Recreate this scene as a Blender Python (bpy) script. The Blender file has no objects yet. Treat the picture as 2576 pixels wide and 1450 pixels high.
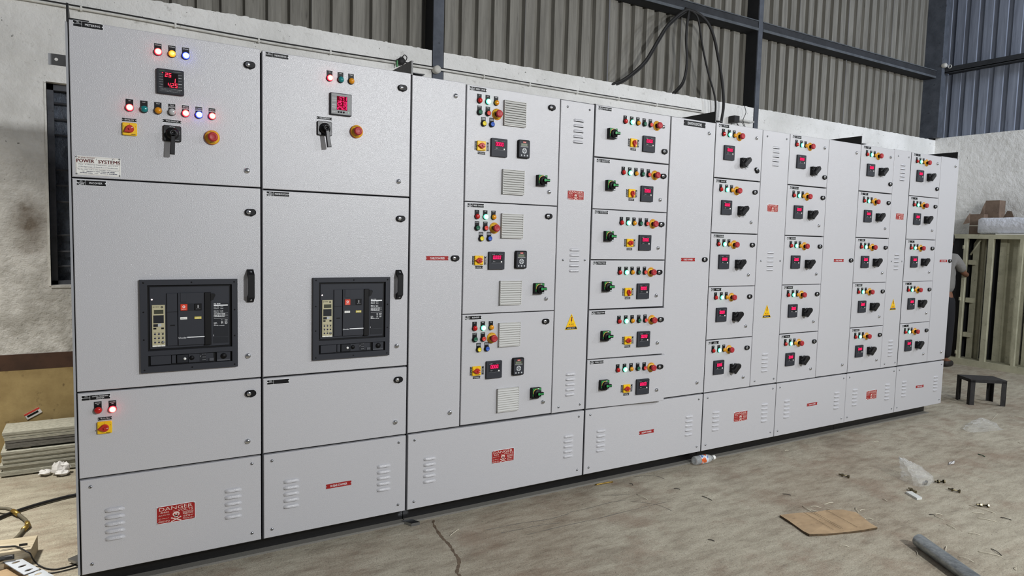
import bpy, math, random
from mathutils import Vector, Matrix
RND = random.Random(7)
sc = bpy.context.scene
COL = sc.collection

# ------------------------------------------------------------------ camera, world, lights, exposure
def look_matrix(yaw, pitch, roll, pos):
    cy, sy, cp, sp = math.cos(yaw), math.sin(yaw), math.cos(pitch), math.sin(pitch)
    f = Vector((sy*cp, cy*cp, -sp)); r = Vector((cy, -sy, 0)); u = r.cross(f)
    cr, sr = math.cos(roll), math.sin(roll)
    r2 = cr*r + sr*u; u2 = -sr*r + cr*u
    m = Matrix((r2, u2, -f)).transposed().to_4x4(); m.translation = pos
    return m
cam_d = bpy.data.cameras.new('camera'); cam = bpy.data.objects.new('camera', cam_d); COL.objects.link(cam)
cam_d.sensor_width = 36.0; cam_d.lens = 1709.9/2576*36.0; cam_d.clip_start = 0.02
cam.matrix_world = look_matrix(0.54779, 0.07584, 0.02538, Vector((0.08444, -3.17541, 1.51926)))
sc.camera = cam

world = bpy.data.worlds.new('shed_air'); sc.world = world; world.use_nodes = True
bg = world.node_tree.nodes['Background']
bg.inputs['Color'].default_value = (0.88, 0.91, 1.0, 1); bg.inputs['Strength'].default_value = 0.16

def area(name, loc, size, power, color, target=None, sy=None):
    d = bpy.data.lights.new(name, 'AREA'); d.energy = power; d.color = color
    d.shape = 'RECTANGLE'; d.size = size; d.size_y = sy or size
    o = bpy.data.objects.new(name, d); COL.objects.link(o); o.location = loc
    if target is not None:
        o.rotation_euler = (Vector(target) - Vector(loc)).to_track_quat('-Z', 'Y').to_euler()
    return o
COOL = (0.97, 0.985, 1.0)
area('high_bay_lamp', (3.0, -5.5, 3.2), 0.35, 248, COOL, (2.3, 0, 0.8))
area('high_bay_lamp', (5.6, -4.6, 3.7), 0.35, 72, COOL, (4.8, 0, 1.0))
area('high_bay_lamp', (9.0, -4.6, 3.9), 0.40, 92, COOL, (7.6, 0, 1.0))
left = area('left_bay_lamp', (-1.25, 0.65, 3.75), 0.4, 58, (1.0, 0.97, 0.90), (-1.2, 0.65, 0))
left.data.spread = math.radians(88)
area('far_bay_lamp', (9.4, -2.6, 4.6), 0.5, 105, (0.75, 0.84, 1.0), (10.3, 0.6, 3.6))

sc.view_settings.view_transform = 'Standard'; sc.view_settings.look = 'None'
sc.view_settings.gamma = 1.0; sc.view_settings.use_curve_mapping = False
sc.view_settings.exposure = 0.0

# ------------------------------------------------------------------ materials
def lin(c):
    return tuple(((v/255)/12.92 if v/255 <= .04045 else ((v/255+.055)/1.055)**2.4) for v in c) + (1.0,)
MATS = {}
def mat(name, rgb, rough=0.5, metal=0.0, spec=0.5, bump=None, emit=None, strength=0.0, alpha=1.0, trans=0.0):
    m = bpy.data.materials.new(name); m.use_nodes = True
    nt = m.node_tree; b = nt.nodes['Principled BSDF']
    b.inputs['Base Color'].default_value = lin(rgb); b.inputs['Roughness'].default_value = rough
    b.inputs['Metallic'].default_value = metal; b.inputs['Specular IOR Level'].default_value = spec
    b.inputs['Alpha'].default_value = alpha; b.inputs['Transmission Weight'].default_value = trans
    if emit:
        b.inputs['Emission Color'].default_value = lin(emit); b.inputs['Emission Strength'].default_value = strength
    if bump:
        tc = nt.nodes.new('ShaderNodeNewGeometry'); n = nt.nodes.new('ShaderNodeTexNoise'); bp = nt.nodes.new('ShaderNodeBump')
        n.inputs['Scale'].default_value = bump[0]; n.inputs['Detail'].default_value = 2.0
        bp.inputs['Strength'].default_value = bump[1]; bp.inputs['Distance'].default_value = bump[2]
        nt.links.new(tc.outputs['Position'], n.inputs['Vector']); nt.links.new(n.outputs['Fac'], bp.inputs['Height']); nt.links.new(bp.outputs['Normal'], b.inputs['Normal'])
    MATS[name] = m
    return m
mat('powder', (184, 184, 187), 0.28, bump=(320, 1.0, 0.0010))
mat('gasket', (44, 45, 49), 0.7)
mat('frame_grey', (150, 152, 156), 0.5)
mat('black', (13, 13, 15), 0.5, spec=.22)
mat('black_satin', (17, 17, 19), 0.36, spec=.35)
mat('charcoal', (46, 48, 54), 0.55, spec=.25, bump=(900, .25, .0003))
mat('charcoal_light', (66, 68, 74), 0.5)
mat('dark_panel', (32, 34, 39), 0.45, spec=.25)
mat('print_white', (228, 230, 232), 0.5)
mat('print_cream', (212, 190, 180), 0.55)
mat('print_dim', (150, 152, 156), 0.6)
mat('chrome', (205, 207, 210), 0.18, 1.0)
mat('steel', (165, 168, 172), 0.32, 1.0)
mat('yellow', (232, 186, 20), 0.35)
mat('yellow_disc', (226, 172, 44), 0.45)
mat('orange_rim', (196, 96, 40), 0.4)
mat('red_knob', (178, 40, 28), 0.35)
mat('mushroom_red', (164, 42, 46), 0.45, spec=.35)
mat('sign_red', (148, 30, 28), 0.55, spec=.25)
mat('green_plate', (38, 130, 62), 0.4)
mat('green_grip', (44, 150, 78), 0.35)
mat('amber_arc', (236, 176, 90), 0.4)
mat('grille_grey', (190, 190, 186), 0.5)
mat('plate_white', (226, 226, 220), 0.4)
mat('maroon', (104, 22, 24), 0.5)
mat('navy', (36, 40, 72), 0.5)
mat('beige', (176, 170, 138), 0.5)
mat('lcd', (110, 118, 100), 0.3)
mat('lcd_dark', (62, 64, 50), 0.3)
mat('button_grey', (176, 180, 182), 0.4)
mat('bezel_grey', (120, 122, 122), 0.5)
mat('orange_red', (214, 62, 34), 0.4)
mat('tag_yellow', (206, 190, 92), 0.5)
mat('blue_btn', (40, 84, 176), 0.4); mat('yellow_btn', (222, 202, 40), 0.4)
mat('green_btn', (22, 92, 66), 0.4); mat('red_btn', (206, 62, 50), 0.4)
mat('lens_red', (176, 22, 20), 0.16); mat('lens_amber', (206, 134, 16), 0.16)
mat('lens_teal', (22, 118, 120), 0.16); mat('lens_clear', (176, 178, 178), 0.14)
mat('digit', (120, 10, 40), 0.7, spec=.05, emit=(255, 40, 100), strength=2.6)
mat('digit_window', (50, 2, 12), 0.7, spec=.05, emit=(210, 0, 50), strength=0.16)
mat('digit_red', (255, 30, 60), 0.4, emit=(255, 30, 60), strength=2.6)
mat('digit_black', (16, 6, 10), 0.6, spec=.1)
mat('plinth_black', (14, 14, 15), 0.38, bump=(60, .3, .002))
mat('flange_lit', (118, 116, 110), 0.6, bump=(160, .6, .002))  # black channel's bottom flange in grey, the light on it put into the colour
mat('led_white', (255, 240, 240), 0.4, emit=(255, 230, 225), strength=2.0)

def lens_lit(name, core, rim, s_core, s_rim, r=0.0135):
    m = bpy.data.materials.new(name); m.use_nodes = True; nt = m.node_tree
    b = nt.nodes['Principled BSDF']; b.inputs['Base Color'].default_value = lin(rim); b.inputs['Roughness'].default_value = 0.2
    tc = nt.nodes.new('ShaderNodeTexCoord'); mp = nt.nodes.new('ShaderNodeMapping'); mp.inputs['Scale'].default_value = (1/r, 0, 1/r)
    ln = nt.nodes.new('ShaderNodeVectorMath'); ln.operation = 'LENGTH'
    cr = nt.nodes.new('ShaderNodeValToRGB'); cr.color_ramp.elements[0].position = 0.25; cr.color_ramp.elements[1].position = 0.92
    c0 = lin(core); c1 = lin(rim)
    cr.color_ramp.elements[0].color = c0; cr.color_ramp.elements[1].color = c1
    mr = nt.nodes.new('ShaderNodeMapRange'); mr.inputs['From Min'].default_value = 0.25; mr.inputs['From Max'].default_value = 1.0
    mr.inputs['To Min'].default_value = s_core; mr.inputs['To Max'].default_value = s_rim
    nt.links.new(tc.outputs['Object'], mp.inputs['Vector']); nt.links.new(mp.outputs['Vector'], ln.inputs[0])
    nt.links.new(ln.outputs['Value'], cr.inputs['Fac']); nt.links.new(ln.outputs['Value'], mr.inputs['Value'])
    nt.links.new(cr.outputs['Color'], b.inputs['Emission Color']); nt.links.new(mr.outputs['Result'], b.inputs['Emission Strength'])
    MATS[name] = m
lens_lit('lit_red', (255, 196, 160), (255, 12, 32), 3.2, 9.0)
lens_lit('lit_amber', (255, 222, 120), (236, 150, 10), 1.7, 0.9)
lens_lit('lit_blue', (190, 220, 255), (24, 36, 255), 3.4, 9.0)
lens_lit('lit_green', (232, 255, 242), (70, 240, 150), 5.0, 4.0)

def noise_node(nt, vec, scale, detail=6, rough=.6):
    n = nt.nodes.new('ShaderNodeTexNoise'); n.inputs['Scale'].default_value = scale; n.inputs['Detail'].default_value = detail
    n.inputs['Roughness'].default_value = rough; nt.links.new(vec, n.inputs['Vector']); return n.outputs['Fac']
def ramp(nt, fac, stops):
    r = nt.nodes.new('ShaderNodeValToRGB'); e = r.color_ramp.elements
    e[0].position, e[0].color = stops[0][0], stops[0][1]; e[1].position, e[1].color = stops[-1][0], stops[-1][1]
    for p, c in stops[1:-1]:
        k = e.new(p); k.color = c
    nt.links.new(fac, r.inputs['Fac']); return r.outputs['Color']
def mix(nt, fac, a, b, mode='MIX'):
    m = nt.nodes.new('ShaderNodeMix'); m.data_type = 'RGBA'; m.blend_type = mode
    for s, v in ((m.inputs[0], fac), (m.inputs[6], a), (m.inputs[7], b)):
        if hasattr(v, 'is_output'): nt.links.new(v, s)
        else: s.default_value = v
    return m.outputs[2]
def mapped(nt, scale=(1, 1, 1), rot=(0, 0, 0), loc=(0, 0, 0)):
    g = nt.nodes.new('ShaderNodeNewGeometry'); mp = nt.nodes.new('ShaderNodeMapping')
    mp.inputs['Scale'].default_value = scale; mp.inputs['Rotation'].default_value = rot; mp.inputs['Location'].default_value = loc
    nt.links.new(g.outputs['Position'], mp.inputs['Vector']); return mp.outputs['Vector']
def math_node(nt, op, a, b=0.0):
    m = nt.nodes.new('ShaderNodeMath'); m.operation = op
    for s, v in ((m.inputs[0], a), (m.inputs[1], b)):
        if hasattr(v, 'is_output'): nt.links.new(v, s)
        else: s.default_value = v
    return m.outputs[0]
def W(v): return (v, v, v, 1)
def set_bump(nt, b, h, strength, dist):
    bp = nt.nodes.new('ShaderNodeBump'); bp.inputs['Strength'].default_value = strength; bp.inputs['Distance'].default_value = dist
    nt.links.new(h, bp.inputs['Height']); nt.links.new(bp.outputs['Normal'], b.inputs['Normal'])

# floor: dusty worn concrete
m = mat('concrete', (140, 132, 116), 0.85); nt = m.node_tree; b = nt.nodes['Principled BSDF']
v = mapped(nt); vs = mapped(nt, (1.0, 3.2, 1), (0, 0, math.radians(-28)))
big = noise_node(nt, v, 0.75, 4, .55); med = noise_node(nt, vs, 5.0, 8, .68); fine = noise_node(nt, v, 60, 6, .75); fine2 = noise_node(nt, vs, 26, 5, .7)
c = ramp(nt, big, [(.36, lin((171, 165, 148))), (.5, lin((157, 150, 134))), (.66, lin((133, 119, 102)))])
c = mix(nt, .55, c, ramp(nt, med, [(.3, lin((112, 99, 82))), (.5, lin((168, 160, 141))), (.72, lin((200, 193, 174)))]))
c = mix(nt, ramp(nt, fine, [(.30, W(.75)), (.44, W(0))]), c, lin((70, 60, 50)))
c = mix(nt, ramp(nt, fine2, [(.62, W(0)), (.78, W(.5))]), c, lin((176, 168, 150)))
vd = mapped(nt, (1, 1, 1), (0, 0, 0), (3, 1, 0)); stain = noise_node(nt, vd, 1.6, 6, .65)
c = mix(nt, ramp(nt, stain, [(.56, W(0)), (.70, W(.42))]), c, lin((96, 78, 62)))
grit = noise_node(nt, v, 150, 3, .8); worn = noise_node(nt, mapped(nt, (1, 1, 1), (0, 0, 0), (7, 4, 0)), 2.7, 7, .7)
c = mix(nt, ramp(nt, worn, [(.50, W(0)), (.64, W(.45))]), c, lin((128, 104, 86)))
c = mix(nt, .75, c, mix(nt, 1.0, c, ramp(nt, grit, [(.30, W(.55)), (.5, W(1.0)), (.70, W(1.35))]), 'MULTIPLY'))
nt.links.new(c, b.inputs['Base Color'])
set_bump(nt, b, math_node(nt, 'ADD', math_node(nt, 'MULTIPLY', med, .7), math_node(nt, 'MULTIPLY', fine, .5)), .55, .012)

# plaster wall with specks, grime and a brown damp stain beside the window
m = mat('plaster', (205, 204, 198), 0.85); nt = m.node_tree; b = nt.nodes['Principled BSDF']
v = mapped(nt); n1 = noise_node(nt, v, 1.6, 6, .6); n2 = noise_node(nt, v, 14, 8, .7); n3 = noise_node(nt, v, 34, 3, .55); n4 = noise_node(nt, v, 7, 4, .6)
c = ramp(nt, n1, [(.3, lin((218, 217, 212))), (.6, lin((241, 240, 236)))])
c = mix(nt, ramp(nt, n2, [(.28, W(.6)), (.40, W(0))]), c, lin((168, 165, 157)))
n5 = noise_node(nt, mapped(nt, (1, 1, 1), (0, 0, 0), (5, 2, 9)), 70, 2, .5); n6 = noise_node(nt, v, 20, 9, .8)
c = mix(nt, ramp(nt, n5, [(.235, W(.9)), (.285, W(0))]), c, lin((70, 67, 60)))
c = mix(nt, ramp(nt, n6, [(.27, W(.8)), (.33, W(0))]), c, lin((96, 92, 84)))
c = mix(nt, ramp(nt, n3, [(.235, W(1)), (.29, W(0))]), c, lin((52, 50, 46)))
sp = nt.nodes.new('ShaderNodeSeparateXYZ'); nt.links.new(mapped(nt), sp.inputs[0])
hz = nt.nodes.new('ShaderNodeMapRange'); nt.links.new(sp.outputs['Z'], hz.inputs['Value'])
for k, q in (('From Min', .7), ('From Max', 2.9), ('To Min', .75), ('To Max', 0)): hz.inputs[k].default_value = q
c = mix(nt, math_node(nt, 'MULTIPLY', hz.outputs[0], ramp(nt, n4, [(.36, W(.2)), (.6, W(.9))])), c, lin((136, 132, 122)))
dv = nt.nodes.new('ShaderNodeVectorMath'); dv.operation = 'DISTANCE'; dv.inputs[1].default_value = (-.29*3.2, 0, 1.50*2.6)
nt.links.new(mapped(nt, (3.2, 0, 2.6)), dv.inputs[0])
dd = math_node(nt, 'ADD', dv.outputs['Value'], math_node(nt, 'MULTIPLY', n4, 1.0))
c = mix(nt, ramp(nt, dd, [(.55, W(.85)), (1.15, W(0))]), c, lin((96, 80, 60)))
nt.links.new(c, b.inputs['Base Color']); set_bump(nt, b, math_node(nt, 'ADD', n2, math_node(nt, 'MULTIPLY', n4, 1.4)), .5, .02)

def stained(name, a, bcol, scale, dark=None, streak=(1, 1, 1), rough=.8, bump=.3):
    m = mat(name, a, rough); nt = m.node_tree; b = nt.nodes['Principled BSDF']
    v = mapped(nt, streak); n = noise_node(nt, v, scale, 8, .68)
    c = ramp(nt, n, [(.32, lin(bcol)), (.62, lin(a))])
    if dark: c = mix(nt, ramp(nt, noise_node(nt, mapped(nt, streak), scale*4.3, 5, .6), [(.25, W(.9)), (.38, W(0))]), c, lin(dark))
    nt.links.new(c, b.inputs['Base Color']); set_bump(nt, b, n, bump, .006); return m
stained('cladding', (138, 135, 126), (102, 99, 91), 3.2, (66, 63, 57), (7, 7, .35), .7, .15)
stained('cladding_blue', (142, 149, 163), (108, 114, 127), 3.0, (60, 62, 70), (7, 7, .35), .7, .15)
stained('dado_brown', (78, 54, 40), (58, 40, 30), 6, (40, 28, 22))
stained('dado_ochre', (178, 156, 108), (142, 120, 78), 3.2, (80, 62, 40))
stained('girt_paint', (50, 52, 56), (36, 38, 41), 5, (26, 26, 28))
stained('girt_lip', (92, 97, 102), (66, 70, 75), 5, (40, 40, 42))
stained('column_paint', (88, 93, 102), (64, 69, 77), 5, (40, 40, 44))
stained('column_web_shade', (36, 37, 40), (26, 27, 30), 5, (20, 20, 22))  # darker copy of the column paint, with the cavity's shade in its colour
stained('window_steel', (84, 86, 92), (62, 64, 68), 9, (40, 40, 42))
stained('conduit_white', (228, 227, 221), (196, 194, 187), 12, (120, 116, 108))
stained('board_dark', (122, 120, 114), (88, 86, 82), 14, (66, 64, 60), (3, 3, 18), .8, .2)
stained('board_grey', (188, 186, 172), (150, 148, 134), 14, (110, 106, 94), (3, 3, 18), .8, .2)
stained('carton_board', (178, 152, 118), (150, 126, 96), 9, (110, 90, 66))
stained('carton_edge', (92, 74, 50), (60, 48, 32), 40)
stained('carton_brown', (122, 103, 88), (94, 78, 66), 6, (60, 48, 40))
stained('wood_pale', (196, 184, 160), (164, 150, 124), 6, (70, 54, 40), (1, 14, 14))
stained('galvanised', (172, 178, 180), (120, 126, 130), 9, (70, 74, 76), (6, 1.5, 6), .4, .1)
MATS['galvanised'].node_tree.nodes['Principled BSDF'].inputs['Metallic'].default_value = .7
stained('enclosure_cream', (186, 184, 160), (158, 156, 134), 5, (120, 118, 100))
stained('stool_black', (46, 44, 44), (28, 27, 27), 12, (60, 56, 52))
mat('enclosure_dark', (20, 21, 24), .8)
mat('wrap_white', (206, 208, 214), .35, bump=(22, .8, .02))
mat('paper_white', (226, 224, 222), .7)
mat('wire_black', (20, 20, 22), .5); mat('hose_grey', (98, 92, 76), .6); mat('brass', (170, 140, 70), .35, .8)
mat('cable_dark', (36, 35, 34), .7)
mat('straw', (206, 200, 180), .6); mat('straw_dark', (52, 48, 44), .7); mat('straw_green', (36, 70, 50), .6)
mat('bolt_steel', (120, 112, 90), .35, 1.0)
mat('tile_white', (206, 208, 204), .5)
mat('shirt', (124, 122, 118), .9, bump=(30, .5, .01)); mat('trousers', (24, 24, 28), .9); mat('hair', (14, 12, 12), .6); mat('skin', (120, 82, 62), .6)
mat('shoe', (40, 36, 34), .7)
mat('cap_white', (232, 232, 228), .4); mat('cream_plastic', (196, 194, 186), .5)
m = mat('film', (225, 228, 228), .16, alpha=.20, bump=(60, .9, .01))
m = mat('pet', (228, 232, 232), .10, alpha=.36)
m = mat('bottle_print', (170, 190, 210), .35); nt = m.node_tree; b = nt.nodes['Principled BSDF']
n = noise_node(nt, mapped(nt), 26, 2, .5)
nt.links.new(ramp(nt, n, [(.40, lin((60, 96, 170))), (.47, lin((190, 210, 226))), (.56, lin((214, 220, 226))), (.60, lin((206, 92, 40)))]), b.inputs['Base Color'])
# window pane: dusty glass over a crumpled plastic sheet, dim outdoors behind
m = mat('window_pane', (54, 60, 70), .22); nt = m.node_tree; b = nt.nodes['Principled BSDF']
n = noise_node(nt, mapped(nt, (1, 1, .6)), 9, 8, .7)
nt.links.new(ramp(nt, n, [(.35, lin((34, 38, 46))), (.6, lin((84, 92, 104)))]), b.inputs['Base Color']); set_bump(nt, b, n, .9, .03)

# ------------------------------------------------------------------ mesh builder
GLYPH = {}
def glyphs(s):
    if s not in GLYPH:
        cu = bpy.data.curves.new('lettering', 'FONT'); cu.body = s; cu.resolution_u = 2; cu.fill_mode = 'FRONT'
        o = bpy.data.objects.new('lettering', cu); me = o.to_mesh()
        vs = [(q.co.x, q.co.y) for q in me.vertices]; fs = [tuple(p.vertices) for p in me.polygons]
        o.to_mesh_clear(); bpy.data.objects.remove(o); bpy.data.curves.remove(cu)
        if not vs: vs = [(0, 0)]
        xs = [q[0] for q in vs]; ys = [q[1] for q in vs]
        GLYPH[s] = (vs, fs, min(xs), max(xs), min(ys), max(ys))
    return GLYPH[s]
SEG = {'0': 'abcdef', '1': 'bc', '2': 'abged', '3': 'abgcd', '4': 'fgbc', '5': 'afgcd', '6': 'afgedc', '7': 'abc', '8': 'abcdefg', '9': 'abcdfg'}
class MB:
    def __init__(s): s.v = []; s.f = []; s.m = []; s.sm = []; s.mats = []
    def mi(s, m):
        if m not in s.mats: s.mats.append(m)
        return s.mats.index(m)
    def add(s, vs, fs, m, smooth=False, T=None):
        o = len(s.v); k = s.mi(m)
        s.v += [tuple(T @ Vector(q)) if T else tuple(q) for q in vs]
        for f in fs: s.f.append(tuple(i+o for i in f)); s.m.append(k); s.sm.append(smooth)
        return s
    def box(s, x0, x1, y0, y1, z0, z1, m, T=None):
        v = [(x0, y0, z0), (x1, y0, z0), (x1, y1, z0), (x0, y1, z0), (x0, y0, z1), (x1, y0, z1), (x1, y1, z1), (x0, y1, z1)]
        f = [(0, 3, 2, 1), (4, 5, 6, 7), (0, 1, 5, 4), (1, 2, 6, 5), (2, 3, 7, 6), (3, 0, 4, 7)]
        return s.add(v, f, m, False, T)
    def prism(s, poly, yb, yf, m, b=0.0, T=None, smooth=False):   # poly in xz, counter-clockwise seen from the front (-y)
        n = len(poly); cx = sum(p[0] for p in poly)/n; cz = sum(p[1] for p in poly)/n
        v = [(x, yb, z) for x, z in poly]
        if b:
            v += [(x, yf+b, z) for x, z in poly]
            w = max(p[0] for p in poly)-min(p[0] for p in poly); h = max(p[1] for p in poly)-min(p[1] for p in poly)
            v += [(cx+(x-cx)*(1-2*b/w), yf, cz+(z-cz)*(1-2*b/h)) for x, z in poly]
            rings = 3
        else:
            v += [(x, yf, z) for x, z in poly]; rings = 2
        f = []
        for r in range(rings-1):
            for i in range(n):
                j = (i+1) % n; a = r*n; c = (r+1)*n
                f.append((a+i, a+j, c+j, c+i))
        f.append(tuple((rings-1)*n+i for i in range(n))); f.append(tuple(reversed(range(n))))
        return s.add(v, f, m, smooth, T)
    def plate(s, x0, x1, z0, z1, yb, yf, m, b=0.0, r=0.0, T=None):
        if r <= 0: poly = [(x0, z0), (x1, z0), (x1, z1), (x0, z1)]
        else:
            poly = []
            for cx, cz, a0 in ((x1-r, z0+r, -90), (x1-r, z1-r, 0), (x0+r, z1-r, 90), (x0+r, z0+r, 180)):
                for k in range(4):
                    a = math.radians(a0+30*k); poly.append((cx+r*math.cos(a), cz+r*math.sin(a)))
        return s.prism(poly, yb, yf, m, b, T)
    def quad(s, x0, x1, z0, z1, y, m): return s.add([(x0, y, z0), (x1, y, z0), (x1, y, z1), (x0, y, z1)], [(0, 1, 2, 3)], m)
    def poly(s, pts, y, m): return s.add([(x, y, z) for x, z in pts], [tuple(range(len(pts)))], m)
    def lathe(s, prof, m, n=20, cx=0, cz=0, T=None, smooth=True):  # prof: (radius, y), back to front
        v = []; f = []
        for r, y in prof:
            for i in range(n):
                a = 2*math.pi*i/n; v.append((cx+r*math.cos(a), y, cz+r*math.sin(a)))
        for k in range(len(prof)-1):
            for i in range(n):
                j = (i+1) % n; f.append((k*n+i, k*n+j, (k+1)*n+j, (k+1)*n+i))
        f.append(tuple((len(prof)-1)*n+i for i in range(n)))
        return s.add(v, f, m, smooth, T)
    def disc(s, cx, cz, r, y, m, n=14):
        return s.poly([(cx+r*math.cos(2*math.pi*i/n), cz+r*math.sin(2*math.pi*i/n)) for i in range(n)], y, m)
    def text(s, t, cx, cz, h, y, m, w=None, rot=0.0):
        vs, fs, x0, x1, y0, y1 = glyphs(t)
        if not fs: return s
        sy = h/max(y1-y0, 1e-4); sx = sy if w is None else w/max(x1-x0, 1e-4)
        c, d = math.cos(rot), math.sin(rot); out = []
        for px, py in vs:
            X = (px-(x0+x1)/2)*sx; Z = (py-(y0+y1)/2)*sy
            out.append((cx+X*c-Z*d, y, cz+X*d+Z*c))
        return s.add(out, fs, m)
    def scribble(s, x0, x1, z, h, y, m, rnd):      # print too small to read: a run of tiny bars
        x = x0
        while x < x1:
            w = min(rnd.uniform(.5, 1.6)*h, x1-x)
            s.quad(x, x+w, z-h/2*rnd.uniform(.6, 1), z+h/2*rnd.uniform(.6, 1), y, m); x += w + h*rnd.choice((.3, .3, .35, .9))
        return s
    def digits(s, t, x0, x1, z0, z1, y, m):
        n = len(t.replace('.', '')); p = (x1-x0)/n; w = p*.70; h = z1-z0; th = min(w*.22, h*.13); i = 0; sl = .08
        for ch in t:
            if ch == '.':
                bx = x0+p*i-p*.12; s.quad(bx-th*.6, bx+th*.6, z0, z0+th*1.2, y, m); continue
            ax = x0+p*i+p*.1
            R = {'a': (0, w, h-th, h), 'd': (0, w, 0, th), 'g': (0, w, h/2-th/2, h/2+th/2), 'f': (0, th, h/2, h), 'b': (w-th, w, h/2, h), 'e': (0, th, 0, h/2), 'c': (w-th, w, 0, h/2)}
            for g in SEG.get(ch, ''):
                a, b2, c, d = R[g]
                s.add([(ax+a+c*sl, y, z0+c), (ax+b2+c*sl, y, z0+c), (ax+b2+d*sl, y, z0+d), (ax+a+d*sl, y, z0+d)], [(0, 1, 2, 3)], m)
            i += 1
        return s
    def tube(s, pts, r, m, n=8, cap=True):
        pts = [Vector(p) for p in pts]; v = []; f = []; up = Vector((0, 0, 1)); prev = None
        for k, p in enumerate(pts):
            d = (pts[min(k+1, len(pts)-1)]-pts[max(k-1, 0)]).normalized()
            if prev is None:
                a = d.cross(up)
                if a.length < 1e-3: a = d.cross(Vector((1, 0, 0)))
            else: a = prev - d*prev.dot(d)
            a.normalize(); prev = a; c = d.cross(a); rr = r[k] if isinstance(r, (list, tuple)) else r
            for i in range(n):
                t = 2*math.pi*i/n; v.append(tuple(p + a*rr*math.cos(t) + c*rr*math.sin(t)))
        for k in range(len(pts)-1):
            for i in range(n):
                j = (i+1) % n; f.append((k*n+i, (k+1)*n+i, (k+1)*n+j, k*n+j))
        if cap: f.append(tuple(range(n))); f.append(tuple(reversed([(len(pts)-1)*n+i for i in range(n)])))
        return s.add(v, f, m, True)
    def mesh(s, name):
        me = bpy.data.meshes.new(name); me.from_pydata(s.v, [], s.f)
        for q in s.mats: me.materials.append(MATS[q])
        me.polygons.foreach_set('material_index', s.m); me.polygons.foreach_set('use_smooth', s.sm); me.update()
        return me
CACHE = {}
def cached(key, fn):
    if key not in CACHE:
        r = fn(); CACHE[key] = r.mesh(str(key[0] if isinstance(key, tuple) else key)) if isinstance(r, MB) else r
    return CACHE[key]
def ob(name, me, parent=None, loc=(0, 0, 0), rot=(0, 0, 0), label=None):
    if isinstance(me, MB): me = me.mesh(name)
    o = bpy.data.objects.new(name, me); COL.objects.link(o); o.parent = parent; o.location = loc; o.rotation_euler = rot
    if label: o['label'] = label
    return o
def tag(o, label, cat, group=None):
    o['label'] = label; o['category'] = cat
    if group: o['group'] = group
    return o
def struct(name, me, parent=None, loc=(0, 0, 0)):
    o = ob(name, me, parent, loc)
    if parent is None: o['kind'] = 'structure'
    return o
def smooth_curve(pts, k=6):
    P = [Vector(p) for p in pts]; out = []
    for i in range(len(P)-1):
        a, b2, c, d = P[max(i-1, 0)], P[i], P[i+1], P[min(i+2, len(P)-1)]
        for j in range(k):
            t = j/k
            out.append(.5*((2*b2)+(c-a)*t+(2*a-5*b2+4*c-d)*t*t+(3*b2-a-3*c+d)*t**3))
    out.append(P[-1]); return out

# ------------------------------------------------------------------ setting
fl = MB(); fl.box(-7, 13, -10, 2.6, -.12, 0, 'concrete'); struct('floor', fl)
WY, WZ = 2.10, 3.035                       # inner face and top of the plaster wall
wb = MB(); WX0, WX1, WB, WT = -.178, 1.05, 1.125, 2.42
wb.box(-7, WX0, WY, WY+.24, 0, WZ, 'plaster'); wb.box(WX0, WX1, WY, WY+.24, 0, WB, 'plaster'); wb.box(WX0, WX1, WY, WY+.24, WT, WZ, 'plaster')
SLOTS = [(2.470, 2.580), (6.438, 6.524)]; x = WX1
for a, c in SLOTS:
    wb.box(x, a, WY, WY+.24, 0, WZ, 'plaster'); wb.box(a, c, WY+.016, WY+.24, 0, WZ, 'plaster'); x = c
wb.box(x, 10.54, WY, WY+.24, 0, WZ, 'plaster')
wall_back = struct('wall_back', wb)
# broken plaster lumps along the wall's top edge
lump = MB(); x = -1.0
while x < 10.2:
    w = RND.uniform(.03, .12); h = RND.uniform(.001, .007)
    if not any(a-.02 < x+w and x < c+.02 for a, c in SLOTS):
        lump.prism([(x, WZ-.002), (x+w, WZ-.002), (x+w*.8, WZ+h), (x+w*.35, WZ+h*RND.uniform(.6, 1.2))], WY+.11, WY+.002, 'plaster')
    x += w*RND.uniform(.9, 1.5)
o = ob('plaster_edge', lump, wall_back); o['kind'] = 'stuff'
wr = MB(); wr.box(10.30, 10.54, -7, WY, 0, 3.06, 'plaster'); wall_right = struct('wall_right', wr)

def corrugated(n, pitch, z0, z1, m, swap=None):
    pr = []
    for i in range(n):
        o = i*pitch; pr += [(o, 0), (o+pitch*.60, 0), (o+pitch*.67, .042), (o+pitch*.93, .042)]
    pr += [(n*pitch, 0)]
    b = MB(); k = len(pr)
    v = [(x, y, z0) for x, y in pr]+[(x, y, z1) for x, y in pr]
    b.add(v, [(i, i+1, k+i+1, k+i) for i in range(k-1)], m)
    return b
PITCH = .162
sheet = corrugated(6, PITCH, 2.9, 6.2, 'cladding').mesh('cladding_sheet'); x = -2.36; i = 0
while x < 10.4:
    if i in (7, 11): x += .016
    ob('cladding_sheet', sheet, wall_back, (x, 2.262+(.004 if i % 2 else 0), 0), (0, 0, 0)); x += PITCH*6; i += 1
    if i in (7, 11): ob('seam_strip', MB().box(x-.02, x+.03, 2.315, 2.32, 2.9, 6.2, 'enclosure_dark'), wall_back)
sheet2 = corrugated(6, .175, 2.95, 6.2, 'cladding_blue').mesh('cladding_sheet'); y = 2.16; i = 0
while y > -6:
    ob('cladding_sheet', sheet2, wall_right, (10.42+(.004 if i % 2 else 0), y, 0), (0, 0, -math.pi/2)); y -= .175*6; i += 1
# painted dado
t1 = MB(); t1.box(-7, 10.3, WY-.004, WY, .590, .692, 'dado_brown'); struct('trim_1', t1)
t2 = MB(); t2.box(-7, 10.3, WY-.003, WY, 0, .590, 'dado_ochre'); struct('trim_2', t2)
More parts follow.
